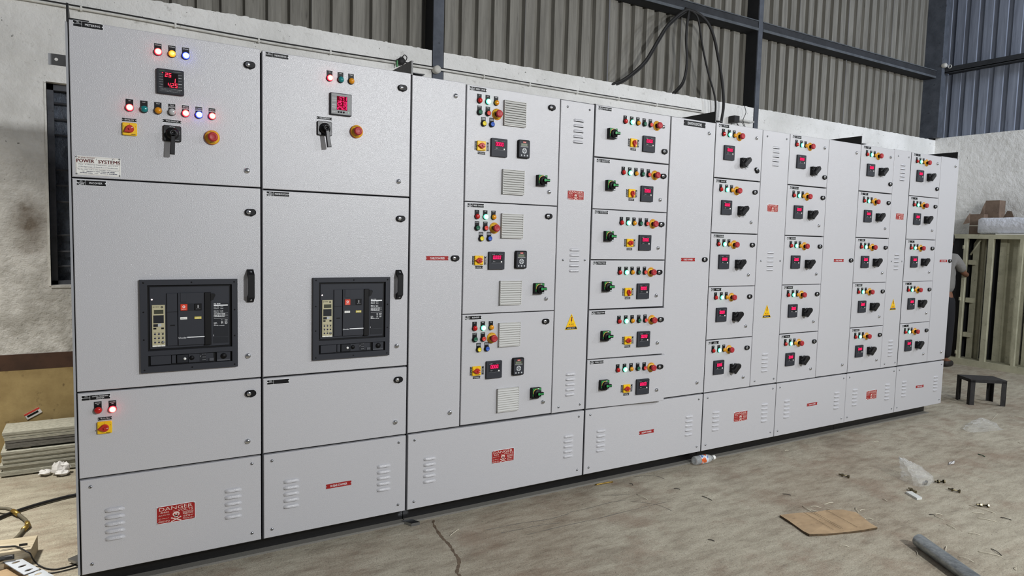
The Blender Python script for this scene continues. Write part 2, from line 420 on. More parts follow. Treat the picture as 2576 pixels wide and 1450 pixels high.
# steel columns and girts
def column(n, x0, x1, ztop=6.2, z0=0):
    b = MB(); c = (x0+x1)/2
    b.box(x0, x1, WY-.006, WY+.008, z0, ztop, 'column_paint'); b.box(x0, x0+.012, WY+.008, 2.245, WZ+.001, ztop, 'column_web_shade')
    b.box(x0, x1, 2.245, 2.258, WZ+.001, ztop, 'column_web_shade'); return struct('column_%d' % n, b)
column(1, 2.477, 2.572); column(2, 6.446, 6.516)
cc = MB(); cc.box(10.18, 10.30, 2.02, 2.26, 3.06, 6.2, 'column_paint'); struct('column_3', cc)
def girt(n, x0, x1, z0, z1):
    b = MB(); y0, y1 = 2.10, 2.25
    b.box(x0, x1, y0, y0+.005, z0, z1, 'girt_paint'); b.box(x0, x1, y0, y1, z1-.005, z1, 'girt_paint'); b.box(x0, x1, y0, y1, z0, z0+.005, 'girt_paint')
    b.box(x0, x1, y0-.012, y0, z0, z0+.028, 'girt_lip'); b.box(x0, x1, y0-.012, y0, z1-.010, z1, 'girt_lip')
    return struct('beam_%d' % n, b)
girt(1, -2, 2.475, 3.885, 3.995); girt(2, 2.575, 6.444, 3.885, 3.995); girt(3, 6.518, 10.2, 3.885, 3.995)
b = MB(); b.box(10.26, 10.42, -6, 2.02, 3.955, 3.965, 'girt_paint'); b.box(10.26, 10.265, -6, 2.02, 3.94, 4.03, 'girt_paint'); struct('beam_4', b)
# window
w = MB(); f = 'window_steel'; yw = WY+.10
w.box(WX0, WX0+.035, WY+.06, WY+.14, WB, WT, f); w.box(WX1-.035, WX1, WY+.06, WY+.14, WB, WT, f)
w.box(WX0, WX1, WY+.06, WY+.14, WT-.04, WT, f); w.box(WX0, WX1, WY+.06, WY+.14, WB, WB+.03, f)
win = struct('window_1', w)
for xm in (.23, .64):
    ob('mullion', MB().box(xm-.02, xm+.02, WY+.07, WY+.13, WB+.03, WT-.04, f), win)
ob('pane', MB().box(WX0+.03, WX1-.03, yw+.02, yw+.026, WB+.02, WT-.03, 'window_pane'), win)
for z in (2.302, 2.20, 2.10, 1.877, 1.776, 1.67, 1.452, 1.345, 1.248):
    ob('window_bar', MB().tube([(WX0+.03, yw-.012, z), (WX1-.03, yw-.012, z)], .007, f, 6), win)
rv = MB(); rv.box(WX0-.012, WX0, WY-.004, WY+.06, WB, WT, 'conduit_white'); ob('window_reveal', rv, win)
ob('window_sill', MB().box(WX0, WX1, WY-.005, WY+.10, WB-.012, WB+.004, 'plaster'), win)

# ------------------------------------------------------------------ small switchgear pieces
def nameplate(code, main, w=.099, h=.0215, small=True):
    b = MB(); hw, hh = w/2, h/2; xd = -hw+w*.29
    b.plate(-hw, hw, -hh, hh, 0, -.0012, 'print_white')
    t = .0011
    b.quad(-hw+t, xd-t*.4, .0006, hh-t, -.0015, 'black'); b.quad(-hw+t, xd-t*.4, -hh+t, -.0006, -.0015, 'black')
    b.quad(xd+t*.4, hw-t, -hh+t, hh-t, -.0015, 'black')
    b.text(code, (-hw+xd)/2+.001, hh*.48, h*.24, -.0018, 'print_white')
    r = random.Random(code+main)
    if small:
        b.scribble(-hw+.004, xd-.004, -hh*.34, h*.11, -.0018, 'print_white', r); b.scribble(-hw+.008, xd-.005, -hh*.68, h*.11, -.0018, 'print_white', r)
    ls = main.split('|')
    for i, s in enumerate(ls):
        if s: b.text(s, (xd+hw)/2, (len(ls)-1-2*i)*h*.17, h*(.34 if len(ls) == 1 else .24), -.0018, 'print_white', w=min((hw-xd)*.80, .0062*len(s)*(1.0 if len(ls) == 1 else .75)))
    b.disc(-hw+.0015, 0, .0022, -.0020, 'print_white', 8); b.disc(hw-.0025, 0, .0022, -.0020, 'print_white', 8)
    return b
def tag_plate(t, w, h, col='black', vertical=False, rim=False):
    b = MB(); L, S = (w, h); rot = math.pi/2 if vertical else 0
    def P(x0, x1, z0, z1, y0, y1, m): b.plate(*((-z1, -z0, x0, x1) if vertical else (x0, x1, z0, z1)), y0, y1, m)
    if rim: P(-L/2-.0015, L/2+.0015, -S/2-.0015, S/2+.0015, 0, -.0008, 'print_white')
    P(-L/2, L/2, -S/2, S/2, 0, -.0014, col)
    b.text(t, 0, 0, S*.5, -.0017, 'print_white', w=L*.66, rot=rot)
    for e in (-1, 1):
        q = e*(L/2-.0022); b.disc(*((0, q) if vertical else (q, 0)), .0017, -.0018, 'print_white', 8)
    return b
def lamp_pieces(color, text, rim=False):
    ls = text.split('|')
    def bez(): return MB().lathe([(.0150, 0), (.0150, -.006), (.0142, -.008), (.0130, -.008)], 'black', 20)
    def lens(): return MB().lathe([(.0136, -.005), (.0136, -.011), (.0122, -.0145), (.0088, -.0172), (.0046, -.0186), (.0004, -.019)], color, 20)
    def lab():
        b = MB(); tp = .034
        if rim: b.plate(-.0145, .0145, -.006, tp+.0015, 0, -.0006, 'print_white')
        b.plate(-.0132, .0132, -.008, tp, 0, -.0012, 'black')
        for i, s in enumerate(ls): b.text(s, 0, tp-.006-i*.006, .0038, -.0015, 'print_white', w=min(.021, .0036*len(s)))
        if rim: b.quad(-.0132, .0132, .0178, .0190, -.0015, 'print_white')
        return b
    return ('lamp_bezel', bez), [('lens', (color, 'lens'), lens), ('label_plate', ('lab', text, rim), lab)]
def button_pieces(color, text):
    ls = text.split('|')
    def bez(): return MB().lathe([(.0150, 0), (.0150, -.010), (.0140, -.0125), (.0118, -.0125), (.0118, -.010)], 'black', 20)
    def btn(): return MB().lathe([(.0114, -.009), (.0114, -.0155), (.0104, -.0165), (.0078, -.0165), (.0070, -.0155), (.0004, -.0155)], color, 20)
    def lab():
        b = MB(); tp = .034; b.plate(-.0132, .0132, -.008, tp, 0, -.0012, 'black')
        for i, s in enumerate(ls): b.text(s, 0, tp-.006-i*.006, .0042, -.0015, 'print_white', w=min(.022, .0042*len(s)))
        return b
    return ('button_bezel', bez), [('button_cap', (color, 'cap'), btn), ('label_plate', ('lab', text, 'b'), lab)]
def estop_pieces(thick):
    def collar(): return MB().lathe([(.0135, 0), (.0135, -.022)], 'black', 16)
    def disc():
        b = MB(); t = -.010 if thick else -.002
        b.lathe([(.0300, 0), (.0300, t)], 'orange_rim', 28); b.lathe([(.0288, t-.0002), (.0288, t-.0008)], 'yellow_disc', 28)
        b.text('EMERGENCY', 0, .0225, .0042, t-.0011, 'black', w=.026); b.text('STOP', 0, -.0225, .0048, t-.0011, 'black', w=.018); return b
    def mush(): return MB().lathe([(.0120, -.018), (.0180, -.020), (.0198, -.024), (.0198, -.030), (.0180, -.0345), (.0125, -.0368), (.0115, -.0362), (.0004, -.0372)], 'mushroom_red', 24)
    return ('estop_collar', collar), [('warning_disc', ('wd', thick), disc), ('mushroom_head', 'mushroom', mush)]
def selector_pieces(ang):
    def plate():
        b = MB(); b.plate(-.026, .026, -.025, .025, 0, -.010, 'yellow', .0025, .004)
        b.disc(0, .0195, .0012, -.0104, 'black', 8); b.disc(-.0205, .010, .0012, -.0104, 'black', 8); b.disc(.0205, .010, .0012, -.0104, 'black', 8); b.quad(.004, .020, -.0215, -.0195, -.0104, 'black'); return b
    def knob():
        pts = [(.015*math.cos(math.radians(a)), .015*math.sin(math.radians(a))) for a in range(-140, 141, 20)] + [(-.019, .0045), (-.0255, 0), (-.019, -.0045)]
        T = Matrix.Rotation(-math.radians(ang), 4, 'Y'); b = MB()
        b.prism(pts, -.009, -.022, 'red_knob', .003, T); b.box(-.004, .0135, -.027, -.021, -.0042, .0042, 'red_knob', T); b.box(.006, .0125, -.0276, -.0268, -.0009, .0009, 'print_white', T); return b
    return ('selector_plate', plate), [('knob', ('selknob', ang), knob)]
def tnc_pieces(tilt):
    def plate():
        b = MB(); b.plate(-.0335, .0335, -.0325, .0325, 0, -.010, 'black_satin', .002, .006)
        b.lathe([(.025, -.0098), (.025, -.014), (.019, -.0185), (.012, -.020)], 'black_satin', 24)
        b.text('NEUTRAL', 0, .027, .0038, -.0104, 'print_white', w=.020); b.text('TRIP', -.027, .004, .0036, -.0104, 'print_dim', rot=math.pi/2); b.text('CLOSE', .027, .004, .0036, -.0104, 'print_dim', rot=math.pi/2); b.scribble(.006, .024, -.0265, .002, -.0104, 'print_dim', random.Random(4)); return b
    def lever():
        b = MB(); T = Matrix.Rotation(math.radians(tilt), 4, 'Y')
        b.lathe([(.0125, -.018), (.0125, -.038), (.0145, -.041), (.0145, -.046), (.0075, -.046), (.006, -.042)], 'black_satin', 20)
        b.prism([(-.0095, -.088), (.0085, -.088), (.0075, -.008), (-.0075, -.008)], -.030, -.046, 'black_satin', .002, T); return b
    return ('switch_plate', plate), [('lever', ('lever', tilt), lever)]
def isolator_pieces():
    def base(): return MB().plate(-.030, .030, -.030, .030, 0, -.024, 'black', .0012, .002).plate(.014, .029, -.0275, -.0215, -.0236, -.0262, 'button_grey')
    def face():
        b = MB(); b.prism([(-.0285, -.016), (-.0240, -.016), (-.0240, .015), (.027, .015), (.027, .0285), (-.0285, .0285)], -.0236, -.0252, 'green_plate')
        arc = [(.0262*math.cos(math.radians(a)), .0262*math.sin(math.radians(a))) for a in range(80, 186, 15)]
        arc += [(.0236*math.cos(math.radians(a)), .0236*math.sin(math.radians(a))) for a in range(185, 79, -15)]
        b.poly(arc, -.0256, 'amber_arc'); b.quad(.003, .013, .0236, .0275, -.0256, 'print_white'); return b
    def knob():
        b = MB(); b.lathe([(.0232, -.0240), (.0232, -.0350), (.0218, -.0375), (.0004, -.0378)], 'black', 24)
        b.plate(-.010, .0315, -.0088, .0088, -.036, -.050, 'black', .002, .004); return b
    def inlay():
        b = MB(); b.prism([(-.0085, -.004), (-.005, -.0075), (.001, -.0075), (.0045, -.003), (.0295, -.003), (.0295, .003), (.0045, .003), (.001, .0075), (-.005, .0075), (-.0085, .004)], -.0495, -.0510, 'green_grip'); return b
    return ('isolator_base', base), [('face_plate', 'iface', face), ('knob', 'iknob', knob), ('grip_inlay', 'inlay', inlay)]
def rotary_pieces(ang):
    def base():
        b = MB(); b.plate(-.039, .039, -.039, .039, 0, -.022, 'black', .0012, .002); b.plate(-.026, .020, .0385, .0415, -.006, -.020, 'charcoal'); return b
    def handle():
        T = Matrix.Rotation(-math.radians(ang), 4, 'Y'); b = MB()
        b.lathe([(.030, -.0218), (.030, -.026), (.027, -.028)], 'black', 22)
        b.prism([(-.034, -.017), (.030, -.017), (.041, -.009), (.041, .009), (.030, .017), (-.034, .017), (-.039, 0)], -.026, -.047, 'black_satin', .003, T); return b
    def mark():
        b = MB()
        b.prism([(-.012, -.030), (-.006, -.030), (-.008, -.024), (-.012, -.024)], -.0218, -.0232, 'green_grip')
        b.prism([(-.032, .010), (-.0295, .010), (-.0125, -.0245), (-.0150, -.0245)], -.0218, -.0230, 'print_dim')
        b.prism([(-.008, -.030), (.024, -.026), (.025, -.0235), (-.008, -.0275)], -.0218, -.0230, 'button_grey')
        b.plate(.020, .036, -.0365, -.031, -.0218, -.0232, 'button_grey'); b.plate(-.026, -.017, .027, .0375, -.0218, -.0232, 'button_grey'); return b
    return ('isolator_base', base), [('rotary_handle', ('rot', ang), handle), ('position_mark', 'rmark', mark)]
def ammeter_pieces(w=.098, h=.096):
    def body():
        b = MB(); b.plate(-w/2, w/2, -h/2, h/2, 0, -.012, 'charcoal', .0015, .004)
        b.plate(-.034, .038, -.013, .038, -.0118, -.0128, 'dark_panel'); b.quad(-.033, .037, -.0128, -.0122, -.0131, 'print_dim')
        b.scribble(-.031, -.014, .0335, .0022, -.0131, 'print_white', random.Random(3)); b.scribble(.012, .035, .0335, .0016, -.0131, 'print_dim', random.Random(5))
        b.text('A', -.0205, -.0035, .0050, -.0131, 'print_white'); b.text('~', -.0135, -.0035, .0018, -.0131, 'print_white', w=.005); return b
    def disp():
        b = MB(); b.plate(-.027, .027, .0065, .0290, -.0126, -.0134, 'digit_window'); b.digits('0.000', -.0255, .0245, .0085, .0270, -.0137, 'digit'); return b
    def btn(): return MB().lathe([(.0046, -.0120), (.0046, -.0140), (.0038, -.0148)], 'cap_white', 12, .0275, -.0065)
    return ('meter_body', body), [('display', 'adisp', disp), ('push_key', 'akey', btn)]
def multimeter_pieces(kind):
    def body():
        b = MB(); h = .050
        if kind == 1:
            b.plate(-h, h, -h, h, 0, -.014, 'charcoal', .002, .004); b.plate(-.046, .046, -.046, .046, -.0138, -.0146, 'dark_panel')
            r = random.Random(2)
            for k in range(6): b.scribble(-.042, -.028, .026-k*.010, .0018, -.0149, 'print_dim', r); b.scribble(.029, .042, .030-k*.012, .0020, -.0149, 'print_white' if k % 2 else 'print_dim', r)
            for k in range(3): b.scribble(-.040, .036, -.030-k*.005, .0014, -.0149, 'print_dim', r)
            b.scribble(-.04, -.022, .0415, .0022, -.0149, 'green_grip', r); b.scribble(.01, .04, .0415, .0016, -.0149, 'print_dim', r)
        else:
            b.plate(-h, h, -h, h, 0, -.014, 'charcoal', .002, .003); b.plate(-.047, .047, -.047, .047, -.0138, -.0158, 'bezel_grey', .001)
            r = random.Random(8)
            for k in range(8): b.scribble(-.043, -.022, .034-k*.010, .0016, -.0162, 'print_white' if k % 3 else 'dark_panel', r); b.scribble(.031, .042, .034-k*.010, .0016, -.0162, 'print_dim', r)
            b.quad(.033, .037, -.040, -.032, -.0162, 'green_grip')
        return b
    def disp():
        b = MB(); y = -.0152 if kind == 1 else -.0164
        if kind == 1:
            b.plate(-.026, .027, -.024, .036, y+.001, y, 'digit_black'); y -= .0003
            b.digits('25', -.022, .004, .018, .034, y, 'digit_red'); b.digits('1', .006, .020, -.002, .014, y, 'digit_red'); b.digits('425', -.012, .0265, -.022, -.005, y, 'digit_red'); b.quad(-.031, -.027, .0315, .0335, y, 'digit_red')
        else:
            b.plate(-.021, .028, -.027, .036, y+.001, y, 'digit_window'); y -= .0003
            b.digits('57.1', -.010, .027, .018, .034, y, 'digit'); b.digits('257.0', -.020, .027, -.003, .014, y, 'digit'); b.digits('242.3', -.020, .027, -.024, -.007, y, 'digit')
        return b
    def keys(k):
        return MB().lathe([(.0040, -.0155), (.0040, -.0178), (.0030, -.0185)], 'black', 12, -.012+.012*k, -.036)
    subs = [('display', ('mdisp', kind), disp)]
    if kind == 2: subs += [('push_key', ('mkey', k), (lambda k=k: keys(k))) for k in range(3)]
    return (('meter', kind), body), subs
def keypad_pieces():
    def body():
        b = MB(); b.plate(-.0365, .0365, -.049, .049, 0, -.016, 'black', .003, .008); b.plate(-.031, .031, -.043, .043, -.0158, -.0164, 'charcoal', 0, .003)
        return b
    def badge():
        b = MB(); b.plate(-.0095, .0095, .033, .0395, -.0160, -.0170, 'orange_red'); b.text('Danfoss', 0, .0362, .0042, -.0173, 'print_white', w=.0155); return b
    def screen():
        b = MB(); b.plate(-.023, .023, .010, .030, -.0160, -.0170, 'lcd_dark'); b.quad(-.021, .016, .017, .0285, -.0173, 'lcd'); b.plate(-.025, .024, .0095, .0155, -.0160, -.0172, 'bezel_grey'); return b
    def ring():
        b = MB(); n = 24
        v = [(r*math.cos(2*math.pi*i/n), -.0172, -.010+r*math.sin(2*math.pi*i/n)) for r in (.0078, .0150) for i in range(n)]
        b.add(v, [(i, (i+1) % n, n+(i+1) % n, n+i) for i in range(n)], 'button_grey'); b.lathe([(.0048, -.016), (.0048, -.0178), (.004, -.0182)], 'button_grey', 14, 0, -.010); b.disc(0, -.010, .0022, -.0185, 'black', 8)
        for a, c in ((.0115, 0), (-.0115, 0), (0, .0115), (0, -.0115)): b.disc(a, -.010+c, .0022, -.0175, 'black', 6)
        return b
    subs = [('red_badge', 'kbadge', badge), ('screen', 'kscreen', screen), ('navigation_ring', 'kring', ring)]
    subs += [('key', ('kkey', k), (lambda k=k: MB().lathe([(.0048, -.016), (.0048, -.018), (.0036, -.0188)], 'button_grey', 12, -.0185+.0185*k, -.0345))) for k in range(3)]
    return ('keypad_body', body), subs
def grille_pieces():
    w, h = .136, .132
    def frame():
        b = MB(); b.plate(-w/2, w/2, -h/2, h/2, 0, -.004, 'grille_grey', .001); b.box(-w/2, -w/2+.003, -.014, -.003, -h/2, h/2, 'grille_grey'); b.box(w/2-.003, w/2, -.014, -.003, -h/2, h/2, 'grille_grey')
        b.box(-w/2, w/2, -.014, -.003, h/2-.003, h/2, 'grille_grey'); b.box(-w/2, w/2, -.012, -.003, -h/2, -h/2+.006, 'grille_grey'); b.quad(-w/2+.003, w/2-.003, -h/2+.006, h/2-.003, -.0045, 'gasket'); return b
    def slat():
        b = MB(); v = []; f = []; x0, x1 = -w/2+.001, w/2-.001
        prof = [(-.005, .0066), (-.0095, .0050), (-.0165, -.0046), (-.0150, -.0060), (-.0060, .0020)]
        for x in (x0, x1): v += [(x, y, z) for y, z in prof]
        k = len(prof)
        f = [(i, (i+1) % k, k+(i+1) % k, k+i) for i in range(k)] + [tuple(reversed(range(k))), tuple(range(k, 2*k))]
        return b.add(v, f, 'grille_grey')
    return ('grille_frame', frame), [('slat', 'slat', slat, (0, 0, h/2-.0095-i*.01235)) for i in range(10)]
def lock_pieces():
    def body():
        pts = [(.0115+.0145*math.cos(math.radians(a)), .0145*math.sin(math.radians(a))) for a in range(-90, 91, 18)] + [(-.0060+.0145*math.cos(math.radians(a)), .0145*math.sin(math.radians(a))) for a in range(90, 271, 18)]
        b = MB(); b.prism(pts, 0, -.011, 'black', .0025); b.prism([(.002, -.0175), (.010, -.0175), (.014, -.011), (-.001, -.011)], 0, -.006, 'black'); return b
    def cyl():
        b = MB(); b.lathe([(.0095, -.008), (.0095, -.0135), (.0080, -.0150), (.0004, -.0150)], 'chrome', 16, -.006, 0); b.box(-.0068, -.0052, -.0154, -.0149, -.005, .005, 'black'); return b
    return ('lock_body', body), [('key_cylinder', 'lockcyl', cyl)]
def latch_mesh():
    b = MB(); b.lathe([(.0120, 0), (.0120, -.003), (.0105, -.0070), (.0060, -.0090), (.0004, -.0092)], 'chrome', 18); b.box(-.0065, .0065, -.0097, -.0085, -.0013, .0013, 'gasket'); return b
def screw_mesh():
    b = MB(); b.lathe([(.0068, 0), (.0064, -.0025), (.0040, -.0045), (.0004, -.0048)], 'steel', 10); b.box(-.004, .004, -.0051, -.004, -.0008, .0008, 'black'); return b
def louver_mesh():
    b = MB(); w, h, d = .073, .0165, .0095; n = 10; rows = 4; v = []; f = []
    for i in range(n+1):
        u = -1+2*i/n; e = max(0.0, 1-abs(u)**6); x = u*w/2
        for j in range(rows+1):
            t = j/rows; a = t*math.pi/2
            v.append((x+.0035*(1-t), -d*e*math.cos(a)-.0002, -h/2+h*(.12+.88*math.sin(a))*(e**.4 if e > 0 else .55)))
    for i in range(n):
        for j in range(rows):
            a = i*(rows+1)+j; f.append((a, a+rows+1, a+rows+2, a+1))
    b.add(v, f, 'powder', True)
    b.quad(-w/2+.004, w/2-.002, -h/2-.0008, -h/2+.0035, -.0006, 'gasket'); return b
def danger_mesh(w, h):
    b = MB(); hw, hh = w/2, h/2; y = -.0019
    b.plate(-hw, hw, -hh, hh, 0, -.0014, 'print_white'); b.plate(-hw+.0015, hw-.0015, -hh+.0015, hh-.0015, -.0012, -.0017, 'sign_red'); P = 'print_cream'
    b.text('DANGER', 0, hh*.66, h*.20, y, P, w=w*.86); b.text('440', -hw*.60, hh*.28, h*.11, y, P, w=w*.22); b.text('-', -hw*.12, hh*.28, h*.03, y, P, w=w*.04); b.text('VOLTS', hw*.48, hh*.28, h*.12, y, P, w=w*.40)
    r = random.Random(11)
    for t, cx, cz in (('அபாயம்', -.62, -.02), ('خطرہ', -.62, -.42), ('ഖതരാ', -.62, -.76), ('ಅಪಾಯ', .62, .02), ('खतरा', .62, -.22), ('বিপদ', .62, -.48), ('ప్రమాదం', .62, -.74)):
        b.text(t, hw*cx, hh*cz, h*.10, y, P, w=w*.28)
    s = h*.17; cz = -hh*.10
    b.poly([(s*1.05*math.cos(2*math.pi*i/16), cz+s*.85*math.sin(2*math.pi*i/16)) for i in range(16)], y, P); b.quad(-s*.55, s*.55, cz-s*1.15, cz-s*.5, y, P)
    for e in (-1, 1):
        b.disc(e*s*.42, cz-s*.12, s*.26, y-.0003, 'sign_red', 10)
        a = math.radians(24*e); c, d = math.cos(a), math.sin(a); L, t = s*1.45, s*.15
        q = [(-L, -t), (L, -t), (L, t), (-L, t)]; b.poly([(x*c-z*d, cz-s*1.75+x*d+z*c) for x, z in q], y-.0001*(e+2), P)
        for k in (-1, 1): b.disc(k*L*c, cz-s*1.75+k*L*d, s*.24, y-.0004, P, 8)
    b.poly([(0, cz-s*.15), (-s*.12, cz-s*.45), (s*.12, cz-s*.45)], y-.0003, 'sign_red')
    for a in (-1, 1):
        for c in (-1, 1): b.lathe([(.0032, -.0014), (.0026, -.0034)], 'chrome', 8, a*(hw-.004), c*(hh-.004))
    return b
def warning_mesh():
    b = MB(); W2, H = .0455, .092; tri = lambda k, y, m: b.prism([(-W2*k, -H/2*k), (W2*k, -H/2*k), (0.002, H/2*k), (-.002, H/2*k)], y+.0006, y, m)
    tri(1.0, -.0012, 'tag_yellow'); tri(.96, -.0016, 'yellow'); y = -.0020
    q = [(-.001, .030), (.006, .030), (.003, .012), (.006, .012), (-.003, -.010), (-.0005, .006), (-.005, .006)]; b.poly([(x*1.1, z) for x, z in reversed(q)], y, 'maroon')
    b.text('BE SAFE', 0, -.0135, .006, y, 'black', w=.036); b.text('DANGER', 0, -.0235, .0065, y, 'orange_red', w=.042)
    b.poly([(-.0415, -.0425), (.0415, -.0425), (.0345, -.0285), (-.0345, -.0285)], y, 'black'); b.text('415/440 VOLTS~', 0, -.0357, .0062, y-.0003, 'print_white', w=.058); b.disc(0, .0365, .0026, y, 'black', 8); return b
def red_label(t): return tag_plate(t, .124, .0215, 'sign_red')
def pull_mesh():
    b = MB(); T = Matrix(((0, 0, 1, 0), (1, 0, 0, 0), (0, 1, 0, 0), (0, 0, 0, 1)))
    out = [(0, -.073), (0, .073), (-.006, .073), (-.034, .050), (-.034, -.050), (-.006, -.073)]
    inn = [(0, -.047), (0, .047), (-.004, .047), (-.0225, .036), (-.0225, -.036), (-.004, -.047)]
    v = []; f = []
    for x in (-.013, .013): v += [(x, y, z) for y, z in out] + [(x, y, z) for y, z in inn]
    k = 6
    for i in range(1, 6):
        j = (i+1) % 6
        f.append((i, j, 12+j, 12+i)); f.append((6+j, 6+i, 18+i, 18+j))
        f.append((i, 6+i, 6+j, j)); f.append((12+j, 18+j, 18+i, 12+i))
    return b.add(v, f, 'black')
def breaker_pieces():
    S = lambda x0, x1, z0, z1: (x0-.4155, x1-.4155, z0-1.1085, z1-1.1085)
    def frame():
        b = MB(); o = (-.1885, .1885, -.194, .194); wi = S(.254, .581, 1.005, 1.280); lw = S(.254, .579, .941, .985); m = 'charcoal'; y = -.013
        b.box(o[0], wi[0], y, 0, o[2], o[3], m); b.box(wi[1], o[1], y, 0, o[2], o[3], m); b.box(wi[0], wi[1], y, 0, wi[3], o[3], m); b.box(wi[0], wi[1], y, 0, lw[3], wi[2], m); b.box(wi[0], wi[1], y, 0, o[2], lw[2], m)
        b.quad(wi[0], wi[1], lw[2], wi[3], -.001, 'black')
        for x in (-.175, .005, .175):
            for z in (-.182, .182): b.lathe([(.0035, y), (.0030, y-.0012)], 'black', 8, x, z)
        for x in (-.176, .176):
            for z in (.06, -.055): b.lathe([(.0035, y), (.0030, y-.0012)], 'black', 8, x, z)
        return b
    def face():
        b = MB(); b.plate(*S(.262, .571, 1.012, 1.272), 0, -.005, 'charcoal', .001)
        b.plate(*S(.326, .365, 1.023, 1.245), -.004, -.010, 'charcoal', .001); b.quad(*S(.326, .365, 1.1655, 1.1675), -.0103, 'black'); b.quad(*S(.338, .356, 1.106, 1.112), -.0103, 'black')
        b.plate(*S(.368, .471, 1.022, 1.246), -.004, -.011, 'charcoal', .001); b.plate(*S(.377, .402, 1.207, 1.246), -.0108, -.013, 'charcoal', .0008); b.quad(*S(.376, .460, 1.168, 1.2), -.0112, 'dark_panel')
        x0, x1, z0, z1 = S(.402, .471, 1.0535, 1.0575); b.quad(x0, x1, z0, z1, -.0114, 'print_white'); x0, x1, z0, z1 = S(.369, .399, 1.0505, 1.0585); b.text('Schneider', (x0+x1)/2, (z0+z1)/2, .007, -.0114, 'print_white', w=.031); return b
    def trip():
        b = MB(); b.plate(*S(.270, .319, 1.022, 1.197), -.004, -.010, 'beige', .0008); r = random.Random(6); y = -.0103
        b.quad(*S(.278, .313, 1.160, 1.177), y, 'lcd_dark'); b.quad(*S(.275, .314, 1.121, 1.154), y, 'dark_panel'); b.quad(*S(.275, .292, 1.106, 1.117), y, 'dark_panel'); b.quad(*S(.292, .305, 1.107, 1.119), y, 'button_grey')
        b.quad(*S(.275, .286, 1.095, 1.102), y, 'black'); b.quad(*S(.304, .314, 1.095, 1.102), y, 'black'); x0, x1, z0, z1 = S(.274, .300, 1.185, 1.193); b.scribble(x0, x1, (z0+z1)/2, .003, y, 'black', r); b.disc(.3075-.4155, 1.188-1.1085, .0045, y, 'black', 12); b.disc(.3075-.4155, 1.188-1.1085, .002, y-.0002, 'beige', 8)
        for i in range(3):
            for j in range(3):
                x, z = .281+.0145*i-.4155, 1.075-.0175*j-1.1085
                if (i, j) == (2, 2): b.lathe([(.0055, -.010), (.0055, -.013)], 'steel', 12, x, z); continue
                b.lathe([(.0038, -.010), (.0034, -.0115)], 'navy' if i < 2 else 'charcoal', 10, x, z); b.scribble(x-.005, x+.004, z+.0065, .0015, y, 'black', r)
        b.quad(*S(.271, .287, 1.022, 1.028), y, 'plate_white'); b.quad(*S(.289, .302, 1.022, 1.028), y, 'plate_white'); b.quad(*S(.304, .318, 1.022, 1.028), y, 'plate_white'); return b
    def redb():
        b = MB(); b.plate(*S(.377, .4035, 1.171, 1.198), -.010, -.014, 'orange_red', .001); x, z = .390-.4155, 1.187-1.1085; b.disc(x, z, .0055, -.0143, 'print_white', 14); b.disc(x, z, .0030, -.0146, 'orange_red', 10); b.scribble(x-.008, x+.008, z-.0105, .0022, -.0143, 'print_white', random.Random(1)); return b
    def blkb():
        b = MB(); b.plate(*S(.431, .459, 1.171, 1.198), -.010, -.014, 'black', .001); x, z = .445-.4155, 1.187-1.1085; b.quad(x-.0013, x+.0013, z-.006, z+.006, -.0143, 'print_white'); b.scribble(x-.008, x+.008, z-.0105, .0022, -.0143, 'print_dim', random.Random(1)); return b
    def wl(): b = MB(); b.plate(*S(.376, .4025, 1.133, 1.143), -.010, -.0125, 'plate_white'); b.scribble(-.036, -.017, .0295, .003, -.0128, 'print_dim', random.Random(9)); return b
    def yl(): b = MB(); b.plate(*S(.431, .458, 1.133, 1.143), -.010, -.0125, 'tag_yellow'); b.scribble(.022, .038, .0290, .003, -.0128, 'plate_white', random.Random(9)); return b
    def hb():
        b = MB(); b.plate(*S(.471, .4965, 1.019, 1.246), -.004, -.016, 'black', .001); b.prism([(x-.4155, z-1.1085) for x, z in ((.494, 1.210), (.505, 1.214), (.514, 1.235), (.510, 1.240), (.494, 1.241))], -.004, -.018, 'black', .001); return b
    def data():
        b = MB(); b.plate(*S(.506, .567, 1.023, 1.198), -.0045, -.006, 'dark_panel'); r = random.Random(12); x0, x1 = .508-.4155, .565-.4155; z = lambda q: q-1.1085; P = 'print_white'; y = -.0063
        b.scribble(x0, x0+.027, z(1.195), .004, y, P, r); b.quad(x0, x1, z(1.186), z(1.191), y, P)
        for q in (1.181, 1.174, 1.164, 1.159): b.scribble(x0, x0+.022, z(q), .003, y, P, r); b.scribble(x0+.027, x0+.038, z(q), .003, y, P, r)
        for q in (1.151, 1.145, 1.139): b.scribble(x0, x0+.045, z(q), .003, y, P, r); b.quad(x0, x1, z(q+.0025), z(q+.003), y, P)
        b.quad(x0, x1, z(1.131), z(1.1318), y, P)
        for q in (1.124, 1.118, 1.112, 1.107): b.scribble(x0+.030, x0+.037, z(q), .003, y, P, r); b.scribble(x0+.044, x1-.002, z(q), .003, y, P, r)
        for q in (1.112, 1.107): b.scribble(x0, x0+.014, z(q), .003, y, P, r)
        b.scribble(x0, x0+.042, z(1.100), .003, y, P, r); b.quad(x0-.002, x0-.0005, z(1.054), z(1.061), y, P); b.quad(x0, x1, z(1.050), z(1.0506), y, 'charcoal_light'); return b
